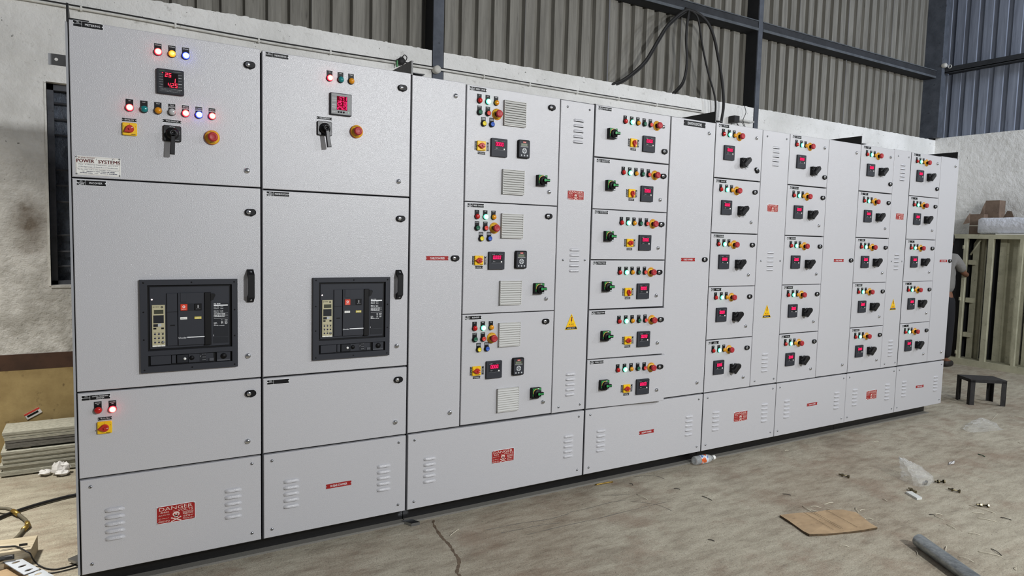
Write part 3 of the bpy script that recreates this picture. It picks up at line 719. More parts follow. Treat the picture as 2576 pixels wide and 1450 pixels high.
    def lower():
        b = MB(); y = -.006
        b.plate(*S(.263, .340, .945, .983), 0, -.009, 'charcoal', .001); b.plate(*S(.343, .358, .947, .982), 0, -.008, 'charcoal'); b.plate(*S(.362, .405, .947, .982), 0, -.010, 'dark_panel', .001); b.lathe([(.0055, -.009), (.0055, -.013)], 'cap_white', 12, .392-.4155, .964-1.1085)
        b.plate(*S(.407, .505, .946, .982), 0, -.007, 'charcoal'); b.lathe([(.010, -.007), (.010, -.0078)], 'black', 16, .4195-.4155, .9655-1.1085); b.quad(*S(.450, .475, .948, .981), -.0073, 'dark_panel'); b.text('/', .4545-.4155, .970-1.1085, .007, -.0076, 'print_white')
        r = random.Random(3)
        for q in (.978, .966, .954): b.scribble(.462-.4155, .474-.4155, q-1.1085, .0025, -.0076, 'print_dim', r)
        b.plate(*S(.488, .506, .948, .960), -.006, -.011, 'charcoal_light'); b.plate(*S(.518, .573, .944, .983), 0, -.010, 'charcoal', .001); b.lathe([(.0125, -.010), (.0125, -.013)], 'black', 18, .546-.4155, .966-1.1085); b.plate(*S(.519, .572, .945, .951), -.009, -.0105, 'charcoal_light'); return b
    def led(): return MB().lathe([(.0034, -.004), (.0030, -.0065), (.0004, -.0068)], 'led_white', 10, .271-.4155, 1.220-1.1085)
    return ('breaker_frame', frame), [('breaker_face', 'bf', face), ('trip_unit', 'bt', trip), ('off_button', 'br', redb), ('on_button', 'bb', blkb), ('status_flag', 'bw', wl), ('spring_flag', 'by', yl), ('charging_handle', 'bh', hb), ('data_label', 'bd', data), ('racking_panel', 'bl', lower), ('indicator_led', 'be', led)]
def maker_mesh():
    b = MB(); w, h = .153, .0735; hw, hh = w/2, h/2; y = -.0018; r = random.Random(5)
    b.plate(-hw, hw, -hh, hh, 0, -.0012, 'plate_white')
    for x0, x1, z0, z1 in ((-hw+.003, hw-.003, hh-.0035, hh-.003), (-hw+.003, hw-.003, -hh+.003, -hh+.0035), (-hw+.003, -hw+.0035, -hh+.003, hh-.003), (hw-.0035, hw-.003, -hh+.003, hh-.003), (-hw+.003, hw-.003, .0085, .009), (-hw+.003, hw-.003, -.0105, -.0100)): b.quad(x0, x1, z0, z1, y+.0002, 'maroon')
    b.text('SRI VENKATESWARA', -.040, .0300, .0055, y, 'maroon', w=.056); b.text('POWER', -.043, .0185, .0130, y, 'maroon', w=.058); b.text('SYSTEMS', .037, .0185, .0130, y, 'maroon', w=.074)
    for dx in (-.0006, .0006): b.text('POWER', -.043+dx, .0185, .0130, y-.0001, 'maroon', w=.058); b.text('SYSTEMS', .037+dx, .0185, .0130, y-.0001, 'maroon', w=.074)
    b.poly([(-.0085, .0215), (-.0055, .0255), (-.0065, .0265), (-.0035, .0315), (-.0075, .0270), (-.0065, .0260)], y, 'black'); b.text('V', .049, .0315, .0065, y, 'navy'); b.text('S', .054, .0315, .0055, y, 'maroon')
    b.text('Class - A Electrical Contractors upto 33 KV', 0, .0042, .0052, y, 'navy', w=.134); b.text('CPRI Approved LT Panel Board Manufacturer', 0, -.0048, .0052, y, 'navy', w=.134)
    b.text('Plot No. 194/5, D-Block, IDA, Autonagar, Visakhapatnam-12', 0, -.0150, .0042, y, 'navy', w=.138)
    b.text('Cell :', -.050, -.0215, .0036, y, 'navy'); b.scribble(-.040, .056, -.0215, .0032, y, 'navy', r); b.scribble(-.062, -.018, -.0280, .0030, y, 'navy', r); b.text('E-Mail :', -.006, -.0280, .0034, y, 'navy'); b.scribble(.006, .064, -.0280, .0032, y, 'navy', r)
    for a in (-1, 1):
        for c in (-1, 1): b.lathe([(.0036, -.001), (.0028, -.0036)], 'steel', 8, a*(hw-.004), c*(hh-.004))
    return b

# ------------------------------------------------------------------ cubicles of the switchboard
class Cubicle:
    def __init__(s, x0, x1, label, back=.9, lip=.0):
        s.x0 = x0
        s.root = bpy.data.objects.new('switchboard_cubicle', None); COL.objects.link(s.root); s.root.location = (x0, 0, 0)
        tag(s.root, label, 'switchboard', 'grey cubicles of the long switchboard')
        w = x1-x0; b = MB(); e = .0015
        b.box(-lip+e, w-e, .034, back, .097, 2.298, 'frame_grey'); b.box(-lip+e, w-e, .021, .034, .097, 2.297, 'gasket'); b.box(-lip+e, -lip+e+.008, .004, .021, .097, 2.297, 'gasket' if not lip else 'frame_grey')
        ob('body', b, s.root); s.hx = None; s.th = 0
    def at(s, x, z, y=0.0):
        if s.th:
            d = x-s.hx; c, q = math.cos(s.th), math.sin(s.th)
            return (s.hx-s.x0+d*c+y*q, -d*q+y*c, z), (0, 0, -s.th)
        return (x-s.x0, y, z), (0, 0, 0)
    def put(s, name, pieces, x, z, label=None, ry=0.0, y=0.0):
        (key, fn), subs = pieces; loc, rot = s.at(x, z, y); rot = (0, ry, rot[2])
        o = ob(name, cached(key if isinstance(key, tuple) else (key,), fn), s.root, loc, rot, label)
        for q in subs:
            ob(q[0], cached(q[1] if isinstance(q[1], tuple) else (q[1],), q[2]), o, q[3] if len(q) > 3 else (0, 0, 0))
        return o
    def panel(s, name, x0, x1, z0, z1, th=0.0):
        s.hx, s.th = x0, th
        loc, rot = s.at(x0, 0)
        w = x1-x0; b = MB(); b.plate(0, w, z0, z1, .020, 0, 'powder', .0022)
        if th: b.box(.004, w-.004, .012, .030, z0+.004, z1-.004, 'powder')
        s.cur = ob(name, b, s.root, loc, rot); s.cx = x0; return s.cur
    def on(s, name, key, fn, x, z, label=None, ry=0.0):   # a small piece fixed to the current door or cover
        return ob(name, cached(key, fn), s.cur, (x-s.cx, 0, z), (0, ry, 0), label)
    def cover(s, x0, x1, louvers, z0=.097, z1=.491):
        s.panel('bottom_cover', x0, x1, z0, z1); s.th = 0
        for lx in louvers: s.louvers(lx, .353)
        for x in (x0+.036, x1-.039):
            for z in (.461, .136): s.on('screw', ('screw',), screw_mesh, x, z, None, RND.uniform(0, 3))
    def louvers(s, x, z):
        for k in range(5): s.on('louver', ('louver',), louver_mesh, x, z-.0302*k)
    def lamp(s, x, z, color, lit, text, rim=False):
        nm = {'red': 'red', 'green': 'green', 'amber': 'amber', 'blue': 'blue', 'teal': 'teal', 'clear': 'clear'}[color]
        m = ('lit_' if lit else 'lens_')+color
        s.put('indicator_lamp', lamp_pieces(m, text, rim), x, z, ('glowing ' if lit else 'unlit ')+nm+' indicator lamp')
    def button(s, x, z, color, text): s.put('push_button', button_pieces(color+'_btn', text), x, z, color+' push button')
    def nameplate(s, code, main, x, z, **k): s.on('nameplate', ('np', code, main), lambda: nameplate(code, main, **k), x, z)
    def lock(s, x, z, ry=0.0): s.put('door_lock', lock_pieces(), x, z, None, ry)
    def latch(s, x, z): s.on('latch', ('latch',), latch_mesh, x, z, None, RND.choice((0, .7, 1.57, 2.3)))

# --- cubicle 1 : incomer
c = Cubicle(0, .7085, 'leftmost tall grey cubicle with maker\'s plate, red and blue lamps and incoming breaker', lip=.010)
c.panel('door', .003, .7035, 1.708, 2.306); c.nameplate('1F1', 'METERING', .067, 2.294, w=.100, h=.0235, small=False); c.latch(.648, 1.777); c.on('maker_plate', ('maker',), maker_mesh, .0915, 1.754, 'white maker\'s plate with maroon lettering'); c.lock(.657, 2.231)
for x, col, t in ((.307, 'red', 'R-PHASE'), (.358, 'amber', 'Y-PHASE'), (.409, 'blue', 'B-PHASE')): c.lamp(x, 2.230, col, True, t)
c.put('digital_meter', multimeter_pieces(1), .3505, 2.115, 'square black digital meter with red digits')
for x, col, lit, t, rim in ((.2025, 'red', 1, 'ON', 0), (.2535, 'teal', 0, 'OFF', 0), (.304, 'amber', 0, 'TRIP', 0), (.355, 'clear', 0, 'TEST|POSITION', 1), (.406, 'red', 1, 'SERVICE|POSITION', 1), (.457, 'blue', 1, 'SPRING|CHARGE', 1), (.508, 'red', 1, 'TRIP CKT|HEALTHY', 1)): c.lamp(x, 1.995, col, bool(lit), t, bool(rim))
c.put('switch_label', ((('sl', 'REMOTE & LOCAL'), lambda: tag_plate('REMOTE & LOCAL', .050, .0115)), []), .201, 1.947)
c.put('selector_switch', selector_pieces(32), .2015, 1.910, 'yellow selector switch with red knob')
c.put('switch_label', ((('sl', 'TNC'), lambda: tag_plate('TNC SWITCH', .070, .0120, rim=True)), []), .355, 1.958)
c.put('control_switch', tnc_pieces(2), .355, 1.907, 'black control switch with hanging lever')
c.put('emergency_stop', estop_pieces(True), .507, 1.906, 'red mushroom emergency stop on yellow disc')
c.panel('door', .003, .7035, .856, 1.702); c.nameplate('1F2', 'INCOMER', .067, 1.687, w=.100, h=.0215); c.latch(.649, .957); c.lock(.658, 1.596)
c.put('pull_handle', (('pull', pull_mesh), [('bolt', 'hbolt', (lambda z=z: MB().lathe([(.0045, -.006), (.0045, -.009)], 'steel', 8, 0, z)), (0, 0, z)) for z in ()]+[('bolt', ('hb', z), (lambda z=z: MB().lathe([(.0052, -.012), (.0044, -.0222)], 'steel', 8, 0, z))) for z in (-.062, .062)]), .659, 1.271, 'black pull handle')
c.put('circuit_breaker', breaker_pieces(), .4155, 1.1085, 'dark air circuit breaker with red and black buttons')
c.panel('door', .004, .7035, .500, .848); c.nameplate('1F3', 'CONTROL TRANSFORMER|FEEDER', .067, .8285, w=.100, h=.0215, small=False); c.latch(.646, .567); c.lock(.656, .786)
c.lamp(.0725, .776, 'red', False, 'TRANSFORMER 1|ON'); c.lamp(.1235, .775, 'red', True, 'TRANSFORMER 2|ON')
c.put('switch_label', ((('sl', 'TR'), lambda: tag_plate('TR-1 & TR-2', .048, .0120)), []), .096, .738)
c.put('selector_switch', selector_pieces(8), .0945, .702, 'yellow selector switch with red knob')
c.cover(.005, .7025, (.122, .581)); c.on('danger_plate', ('danger', 1), lambda: danger_mesh(.151, .0765), .352, .292, 'red danger plate with white skull')
def lift(cub, x, flange=1):
    b = MB(); b.box(x-.004, x+.004, .0, .55, 2.297, 2.366, 'plinth_black'); b.box(x if flange > 0 else x-.07, x+.07 if flange > 0 else x, .004, .55, 2.3085, 2.3125, 'plinth_black')
    b.lathe([(.011, 0), (.009, -.006)], 'steel', 6, 0, 0, Matrix.Translation((x-.004, .20, 2.318)) @ Matrix.Rotation(math.pi/2, 4, 'Z') @ Matrix.Rotation(math.pi, 4, 'Z'))
    ob('lifting_angle', b, cub.root, (-cub.x0, 0, 0), (0, 0, 0), 'black steel lifting angle')
lift(c, .0)
bar = MB(); n = 12; X0, X1, Z0, Z1, hx, hz, hr = -.069, -.002, 2.146, 2.189, -.043, 2.169, .0065
pts = [(hx+hr*math.cos(2*math.pi*i/n+math.pi*1.25), hz+hr*math.sin(2*math.pi*i/n+math.pi*1.25)) for i in range(n)]
per = [(X0, Z0), (X0*.6+X1*.4, Z0), (X0*.3+X1*.7, Z0), (X1, Z0), (X1, Z0*.6+Z1*.4), (X1, Z0*.3+Z1*.7), (X1, Z1), (X0*.3+X1*.7, Z1), (X0*.6+X1*.4, Z1), (X0, Z1), (X0, Z0*.3+Z1*.7), (X0, Z0*.6+Z1*.4)]
bar.add([(x, .10, z) for x, z in pts+per], [(i, (i+1) % n, n+(i+1) % n, n+i) for i in range(n)], 'frame_grey'); bar.add([(x, .106, z) for x, z in pts+per], [(i, n+i, n+(i+1) % n, (i+1) % n) for i in range(n)], 'frame_grey')
ob('earth_bar', bar, c.root, (0, 0, 0), (0, 0, 0), 'flat grey earth bar with a hole')

# --- cubicle 2 : fermentation
c = Cubicle(.7085, 1.414, 'second tall grey cubicle from left, grey meter above breaker, busbar label at its foot')
c.panel('door', .7125, 1.4105, 1.703, 2.303); c.nameplate('2F1', 'METERING', .7755, 2.289, small=False); c.latch(1.353, 1.774); c.lock(1.363, 2.227)
for x, col, lit, t in ((1.009, 'red', 1, 'ON'), (1.060, 'teal', 0, 'OFF'), (1.110, 'amber', 0, 'TRIP')): c.lamp(x, 2.224, col, bool(lit), t)
c.put('digital_meter', multimeter_pieces(2), 1.060, 2.110, 'square grey digital meter with red digits')
c.put('switch_label', ((('sl', 'TNC'), lambda: tag_plate('TNC SWITCH', .070, .0120, rim=True)), []), .986, 2.040)
c.put('control_switch', tnc_pieces(-9), .9855, 1.993, 'black control switch with hanging lever')
c.put('emergency_stop', estop_pieces(True), 1.137, 1.994, 'red mushroom emergency stop on yellow disc')
c.panel('door', .7125, 1.4095, .855, 1.696); c.nameplate('2F2', 'FERMENTATION', .779, 1.682); c.latch(1.354, .958); c.lock(1.362, 1.593)
c.put('pull_handle', (('pull', pull_mesh), [('bolt', ('hb', z), (lambda z=z: MB().lathe([(.0052, -.012), (.0044, -.0222)], 'steel', 8, 0, z))) for z in (-.062, .062)]), 1.358, 1.266, 'black pull handle')
c.put('circuit_breaker', breaker_pieces(), 1.1225, 1.110, 'dark air circuit breaker with red and black buttons')
c.panel('door', .7135, 1.4095, .501, .846); c.nameplate('2F3', '', .779, .828, small=False); c.latch(1.351, .569); c.lock(1.361, .786)
c.cover(.715, 1.4105, (.836, 1.291)); c.on('chamber_label', ('red', 'B'), lambda: red_label('BUSBAR CHAMBER'), 1.064, .294, 'red busbar chamber label')

# --- cubicle 3 : drive compartments
def cable_door(c, x0, x1, top, label_x, lock_x, latches):
    c.panel('cable_door', x0, x1, .502, top)
    for x, z in latches: c.latch(x, z)
    c.lock(lock_x, 1.399)
    c.on('chamber_label', ('red', 'C'), lambda: red_label('CABLE CHAMBER'), label_x, 1.398, 'red cable chamber label')
def strip(c, x0, x1, lx, tri_x, dg, top=2.293, scr=(.046, .035)):
    c.panel('vent_panel', x0, x1, .502, top)
    for z in (2.188, 1.452, .724): c.louvers(lx, z)
    for z in (2.256, 1.392, .534):
        for x in (x0+scr[0], x1-scr[1]): c.on('screw', ('screw',), screw_mesh, x, z, None, RND.uniform(0, 3))
    c.on('danger_plate', ('danger', 2), lambda: danger_mesh(.117, .054), dg, 1.764, 'red danger plate with white skull')
    c.on('warning_triangle', ('warn',), warning_mesh, tri_x, 1.031, 'yellow triangle with red lightning bolt')
c = Cubicle(1.414, 2.5535, 'third grey cubicle with plain cable door and three drive doors with vent grilles')
cable_door(c, 1.4185, 1.7135, 2.298, 1.569, 1.666, ((1.656, 2.226), (1.656, .583)))
for k, (zt, zb, nm) in enumerate(((2.293, 1.698, 'SEED TANK'), (1.693, 1.104, 'SEED TANK'), (1.099, .505, 'BLENDER'))):
    c.panel('door', 1.7205, 2.307, zb, zt); c.nameplate('3F%d' % (k+1), nm, 1.785, zt-.0165); c.latch(2.248, zt-.521); c.lock(2.246, zt-.056)
    for x, col, lit, t in ((1.793, 'red', 0, 'ON'), (1.843, 'green', 1, 'OFF'), (1.893, 'amber', 0, 'TRIP')): c.lamp(x, zt-.0735, col, bool(lit), t)
    c.button(1.795, zt-.133, 'green', 'START'); c.button(1.845, zt-.133, 'red', 'STOP'); c.button(1.820, zt-.189, 'yellow', 'SPEED|INCREASE'); c.button(1.869, zt-.188, 'blue', 'SPEED|DECREASE')
    c.put('emergency_stop', estop_pieces(False), 1.900, zt-.132, 'red mushroom emergency stop on yellow disc')
    c.put('vent_grille', grille_pieces(), 2.0085, zt-.118, 'slatted grey plastic vent grille'); c.put('vent_grille', grille_pieces(), 2.0085, zt-.482, 'slatted grey plastic vent grille')
    c.put('selector_switch', selector_pieces(0), 1.8085, zt-.305, 'yellow selector switch with red knob')
    c.put('switch_label', ((('sl', 'DCS'), lambda: tag_plate('DCS', .046, .0115, vertical=True)), []), 1.7775, zt-.305); c.put('switch_label', ((('sl', 'PANEL'), lambda: tag_plate('PANEL', .046, .0115, vertical=True)), []), 1.8495, zt-.306); c.put('switch_label', ((('sl', 'LOCAL'), lambda: tag_plate('LOCAL', .044, .0125)), []), 1.8125, zt-.342)
    c.put('ammeter', ammeter_pieces(), 1.9150, zt-.306, 'black ammeter with pink digits'); c.put('drive_keypad', keypad_pieces(), 2.0685, zt-.300, 'black drive keypad with red badge'); c.put('isolator_switch', isolator_pieces(), 2.190, zt-.461, 'black isolator with green face and grip')
strip(c, 2.3125, 2.5495, 2.437, 2.432, 2.4335, 2.290)
c.cover(1.4225, 2.5485, (1.543, 2.437)); c.on('danger_plate', ('danger', 3), lambda: danger_mesh(.1435, .0725), 1.990, .300, 'red danger plate with white skull')
lift(c, 1.4165)

# --- cubicle 4 : six feeder doors and the panel's title board
c = Cubicle(2.5535, 3.5555, 'fourth grey cubicle with six green-handled feeder doors, lower two standing ajar')
for k, (zt, zb, nm, sel) in enumerate(((2.291, 1.997, 'INTAKE AIR', 90), (1.9895, 1.695, 'CIP NUTRIENT|DOSING PUMP', 90), (1.690, 1.397, 'CIP NUTRIENT|DOSING PUMP', 0), (1.390, 1.100, 'STERILE TANK', 90), (1.093, .801, 'STERILE TANK', 0), (.795, .500, 'STERILE TANK', 0))):
    th = {4: math.radians(3.2), 5: math.radians(4.6)}.get(k, 0.0)
    c.panel('door', 2.560, 3.1485, zb, zt, th); c.nameplate('4F%d' % (k+1), nm, 2.6265, zt-.0155)
    if k == 0: c.latch(3.0895, zt-.072); c.lock(3.102, zt-.222)
    else: c.latch(3.086, zt-.220); c.lock(3.101, zt-.072)
    for x, col, lit, t in ((2.780, 'red', 0, 'ON'), (2.831, 'green', 1, 'OFF'), (2.880, 'amber', 0, 'TRIP')): c.lamp(x, zt-.0715, col, bool(lit), t)
    c.button(2.9305, zt-.0715, 'green', 'START'); c.button(2.9805, zt-.0715, 'red', 'STOP')
    c.put('emergency_stop', estop_pieces(False), 3.035, zt-.0715, 'red mushroom emergency stop on yellow disc')
    c.put('isolator_switch', isolator_pieces(), 2.678, zt-.1545, 'black isolator with green face and grip'); c.put('selector_switch', selector_pieces(sel), 2.8505, zt-.192, 'yellow selector switch with red knob')
    c.put('switch_label', ((('sl', 'DCS'), lambda: tag_plate('DCS', .046, .0115, vertical=True)), []), 2.8165, zt-.192); c.put('switch_label', ((('sl', 'PANEL'), lambda: tag_plate('PANEL', .046, .0115, vertical=True)), []), 2.8905, zt-.192); c.put('switch_label', ((('sl', 'LOCAL'), lambda: tag_plate('LOCAL', .044, .0125)), []), 2.8525, zt-.230)
    c.put('ammeter', ammeter_pieces(), 2.9705, zt-.189, 'black ammeter with pink digits')
c.th = 0
cable_door(c, 3.158, 3.5515, 2.291, 3.353, 3.500, ((3.492, 2.219), (3.485, .576)))
c.on('title_board', ('title',), lambda: tag_plate('1250A RATED PROCESS MCC PANEL', .193, .0335), 3.3585, 2.265, 'black title board with white lettering')
c.cover(2.5595, 3.5505, (2.682, 3.429)); c.on('chamber_label', ('red', 'B'), lambda: red_label('BUSBAR CHAMBER'), 3.054, .296, 'red busbar chamber label')

# --- cubicles 5 to 8 : five small motor feeders each
def feeder(c, n, k, x0, x1, zt, zb, nm, npx, rz):
    c.panel('door', x0, x1, zb, zt); c.nameplate('%dF%d' % (n, k+1), nm, npx+.0495, zt-.0165); N = npx
    if k == 0: c.latch(N+.374, zt-.066); c.lock(N+.388, zt-.281, math.radians(38) if n == 5 else 0)
    else: c.latch(N+.360, zt-.279); c.lock(N+.381, zt-.071, math.radians(-8) if n == 5 and k == 1 else 0)
    for dx, col, lit, t in ((.0455, 'red', 0, 'ON'), (.1010, 'green', 1, 'OFF'), (.1500, 'amber', 0, 'TRIP')): c.lamp(N+dx, zt-.0700, col, bool(lit), t)
    c.put('emergency_stop', estop_pieces(False), N+.2020, zt-.0715, 'red mushroom emergency stop on yellow disc')
    c.put('ammeter', ammeter_pieces(.102, .096), N+.104, zt-.188, 'black ammeter with pink digits')
    c.put('rotary_isolator', rotary_pieces(42), N+.250, zt+rz, 'black rotary isolator with tilted handle')
TOPS = ((2.298, 1.944), (1.936, 1.580), (1.573, 1.219), (1.214, .860), (.853, .500))
c = Cubicle(3.5555, 4.3105, 'fifth grey cubicle, five small doors beside a vent panel, right of the title board')
for k, (zt, zb) in enumerate(TOPS): feeder(c, 5, k, 3.5585, 4.0155, zt, zb, ('PW SYS', 'PW SYS', 'CIP TRANSFER', 'SPARE', 'SPARE|COOLING')[k], 3.579, -.241 if k == 0 else -.204)
strip(c, 4.0205, 4.3085, 4.163, 4.157, 4.160, 2.297, (.044, .036)); c.cover(3.560, 4.3085, (3.685, 4.190)); c.on('danger_plate', ('danger', 4), lambda: danger_mesh(.141, .070), 3.936, .294, 'red danger plate with white skull')
lift(c, 3.548)
c = Cubicle(4.3105, 5.1720, 'sixth grey cubicle, five small doors beside a plain cable door, between two vent-panel cubicles')
for k, (zt, zb) in enumerate(TOPS): feeder(c, 6, k, 4.3135, 4.7635, zt, zb, ('CO2 FAN', 'CO2 FAN', 'CO2 FAN', 'CO2 FAN', 'CO2 FAN')[k], 4.336, -.244 if k == 0 else -.202)
cable_door(c, 4.7685, 5.1695, 2.300, 4.970, 5.121, ((5.111, 2.230), (5.096, .573))); c.cover(4.3145, 5.1690, (4.441, 5.052)); c.on('chamber_label', ('red', 'B'), lambda: red_label('BUSBAR CHAMBER'), 4.744, .293, 'red busbar chamber label')
c = Cubicle(5.1720, 5.8820, 'seventh grey cubicle, five small doors beside a vent panel, second from far end')
for k, (zt, zb) in enumerate(TOPS): feeder(c, 7, k, 5.1765, 5.6325, zt+.003, zb+.003, ('PROCESS|AIR', 'PROCESS|AIR', 'MIXER', 'MIXER 1', 'MIXER 2')[k], 5.203, -.192)
strip(c, 5.6370, 5.8785, 5.762, 5.758, 5.766, 2.305, (.052, .034)); c.cover(5.1730, 5.8790, (5.296, 5.757)); c.on('danger_plate', ('danger', 5), lambda: danger_mesh(.149, .0745), 5.529, .288, 'red danger plate with white skull')
lift(c, 5.170)
c = Cubicle(5.8820, 6.6500, 'eighth grey cubicle at the far end of the switchboard, beside the cream enclosures')
for k, (zt, zb) in enumerate(TOPS): feeder(c, 8, k, 5.8910, 6.3530, zt+.005, zb+.003, ('V1', 'V2', 'V3', 'V4', 'V5')[k], 5.920, -.190)
cable_door(c, 6.3590, 6.6545, 2.308, 6.509, 6.611, ((6.593, 2.238), (6.579, .575))); c.cover(5.8855, 6.6450, (6.013, 6.526)); c.on('chamber_label', ('red', 'B'), lambda: red_label('BUSBAR CHAMBER'), 6.266, .288, 'red busbar chamber label')
lift(c, 6.622, -1)

# --- base channels under the cubicles
PL = [(-.005, 1.438, 'black steel base channel under the two leftmost cubicles'), (1.442, 3.618, 'black steel base channel under the third and fourth cubicles'), (3.622, 5.195, 'black steel base channel under the fifth and sixth cubicles'), (5.199, 6.560, 'black steel base channel under the two far-end cubicles')]
for a, d, lab in PL:
    b = MB(); b.box(a, d, .100, .110, 0, .0965, 'plinth_black'); b.box(a, d, .055, .104, 0, .010, 'flange_lit'); b.box(a, d, .060, .104, .0865, .0960, 'plinth_black')
    b.box(a, a+.010, .110, .86, 0, .0965, 'plinth_black'); b.box(d-.010, d, .110, .86, 0, .0965, 'plinth_black'); b.box(a, d, .85, .86, 0, .0965, 'plinth_black')
    tag(ob('base_channel', b), lab, 'base channel', 'base channels under the switchboard')

# ------------------------------------------------------------------ things on the walls
b = MB(); pts = [(-3, 2.078, 2.90), (-.24, 2.078, 2.899), (1.234, 2.078, 2.876), (2.50, 2.078, 2.884), (4.17, 2.078, 2.882), (5.60, 2.078, 2.890), (5.66, 2.078, 2.878), (5.685, 2.078, 2.84), (5.69, 2.078, 2.35)]
b.tube(smooth_curve(pts[:5], 4)+[Vector(q) for q in pts[5:]],   .0085, 'conduit_white', 10); cond = tag(ob('wall_conduit', b), 'long white conduit pipe running along the plaster wall above the cubicles', 'conduit')
for x, z in ((-.55, 2.899), (.02, 2.897), (.56, 2.888), (1.10, 2.878), (1.62, 2.878), (2.95, 2.883), (3.42, 2.883), (3.95, 2.882), (4.45, 2.884), (4.95, 2.886)):
    ob('saddle_clip', MB().box(x-.006, x+.006, 2.066, 2.092, z-.014, z+.014, 'conduit_white'), cond)
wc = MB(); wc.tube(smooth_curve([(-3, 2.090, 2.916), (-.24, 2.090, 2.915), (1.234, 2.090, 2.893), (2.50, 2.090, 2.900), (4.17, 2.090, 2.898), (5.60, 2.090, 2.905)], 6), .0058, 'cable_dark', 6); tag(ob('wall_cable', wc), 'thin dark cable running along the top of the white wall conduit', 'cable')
b = MB(); b.lathe([(.032, .026), (.032, -.020), (.028, -.026), (.0004, -.027)], 'cream_plastic', 22); jb = ob('junction_box', b, None, (2.500, 2.066, 2.876)); tag(jb, 'small round grey junction box on the wall pipe by the first steel column', 'junction box')
b = MB(); b.lathe([(.030, .02), (.030, -.016), (.0004, -.018)], 'cable_dark', 12); b.tube(smooth_curve([(.0, -.01, .02), (.02, -.015, .05), (.045, -.01, .035), (.03, -.012, .0)], 5), .004, 'cable_dark', 5); b.box(-.04, -.03, -.012, .01, -.05, .0, 'green_plate'); jb2 = ob('junction_box', b, None, (2.185, 2.060, 2.895)); tag(jb2, 'dark junction box with a loose wire loop behind the lifting angle', 'junction box')
b = MB(); b.tube([(6.10, 2.05, 2.868), (6.40, 2.06, 2.868)], .011, 'conduit_white', 8); b.box(6.03, 6.11, 2.01, 2.09, 2.825, 2.895, 'cable_dark')
for pts in ([(6.02, 2.03, 2.83), (6.00, 2.03, 2.76), (6.05, 2.03, 2.72), (6.10, 2.03, 2.78), (6.09, 2.03, 2.83)], [(6.10, 2.04, 2.83), (6.16, 2.03, 2.76), (6.20, 2.03, 2.74), (6.19, 2.03, 2.68)], [(6.20, 2.03, 3.02), (6.23, 2.03, 2.95), (6.19, 2.03, 2.86), (6.24, 2.03, 2.78), (6.27, 2.03, 2.68)], [(6.12, 2.04, 2.83), (6.18, 2.03, 2.83), (6.26, 2.03, 2.73)]):
    b.tube(smooth_curve(pts, 5), .0035, 'cable_dark', 5)
tag(ob('lamp_bracket', b), 'dark bracket with tangled wires on a stub pipe beside the second steel column', 'bracket')
CB = [([(5.40, 2.05, 3.888), (5.265, 2.02, 3.870), (5.182, 2.01, 3.828), (5.075, 2.0, 3.748), (4.971, 2.0, 3.651), (4.884, 2.0, 3.529), (4.798, 2.0, 3.398), (4.712, 2.01, 3.269), (4.601, 2.04, 3.157), (4.478, 2.07, 3.063), (4.36, 2.12, 3.01)], 'black cable swinging from the girt down to the left wall top'),
      ([(5.31, 2.04, 3.882), (5.272, 2.01, 3.84), (5.245, 2.0, 3.72), (5.243, 2.0, 3.56), (5.261, 2.0, 3.413), (5.259, 2.0, 3.262), (5.239, 2.03, 3.128), (5.18, 2.12, 3.02)], 'black cable hanging straight down from the girt, second from left'),
      ([(5.30, 2.04, 3.885), (5.373, 2.0, 3.833), (5.423, 2.0, 3.742), (5.47, 2.0, 3.578), (5.541, 2.0, 3.385), (5.611, 2.0, 3.231), (5.69, 2.0, 3.075), (5.718, 2.0, 2.953), (5.725, 2.0, 2.70), (5.72, 1.9, 2.25)], 'black cable dropping from the girt past the wall to the title-board cubicle'),
      ([(5.25, 2.04, 3.885), (5.409, 2.0, 3.850), (5.545, 2.0, 3.784), (5.643, 2.0, 3.658), (5.716, 2.0, 3.474), (5.783, 2.0, 3.276), (5.827, 2.0, 3.082), (5.837, 2.0, 2.946), (5.817, 2.0, 2.72), (5.80, 1.9, 2.25)], 'thick black cable arching from the girt down behind the switchboard, rightmost of four')]
for i, (pts, lab) in enumerate(CB):
    b = MB(); b.tube(smooth_curve(pts, 5), (.013, .010, .010, .015)[i], 'cable_dark', 7)
    if i in (0, 1): b.tube(smooth_curve([(x+.022, y+.01, z-.012) for x, y, z in pts], 5), .008, 'cable_dark', 6)
    tag(ob('hanging_cable', b), lab, 'cable', 'black cables hanging from the girt')
b = MB(); b.lathe([(.030, .03), (.034, .0), (.030, -.02), (.018, -.03)], 'cream_plastic', 14); n = 16
lampr = ob('lamp_holder', b, None, (10.20, 1.995, 4.045)); tag(lampr, 'small white lamp holder with ring at the far wall corner', 'lamp holder')
ring = MB(); ring.tube([(.03+.0*k, .0+.022*math.cos(2*math.pi*k/16)-.055, .022*math.sin(2*math.pi*k/16)-.02) for k in range(17)], .006, 'cream_plastic', 6); ob('hanging_ring', ring, lampr)
b = MB(); T = Matrix.Rotation(-math.radians(28), 4, 'Y'); b.box(-.045, .045, -.0015, .001, -.020, .020, 'paper_white', T); b.box(-.045, .045, -.0022, -.0014, .008, .020, 'red_btn', T); b.box(-.036, .030, -.0024, -.0014, -.008, .004, 'black', T)
tag(ob('torn_tape', b, None, (-.292, 2.0945, .303)), 'torn strip of printed tape stuck on the ochre wall', 'tape')

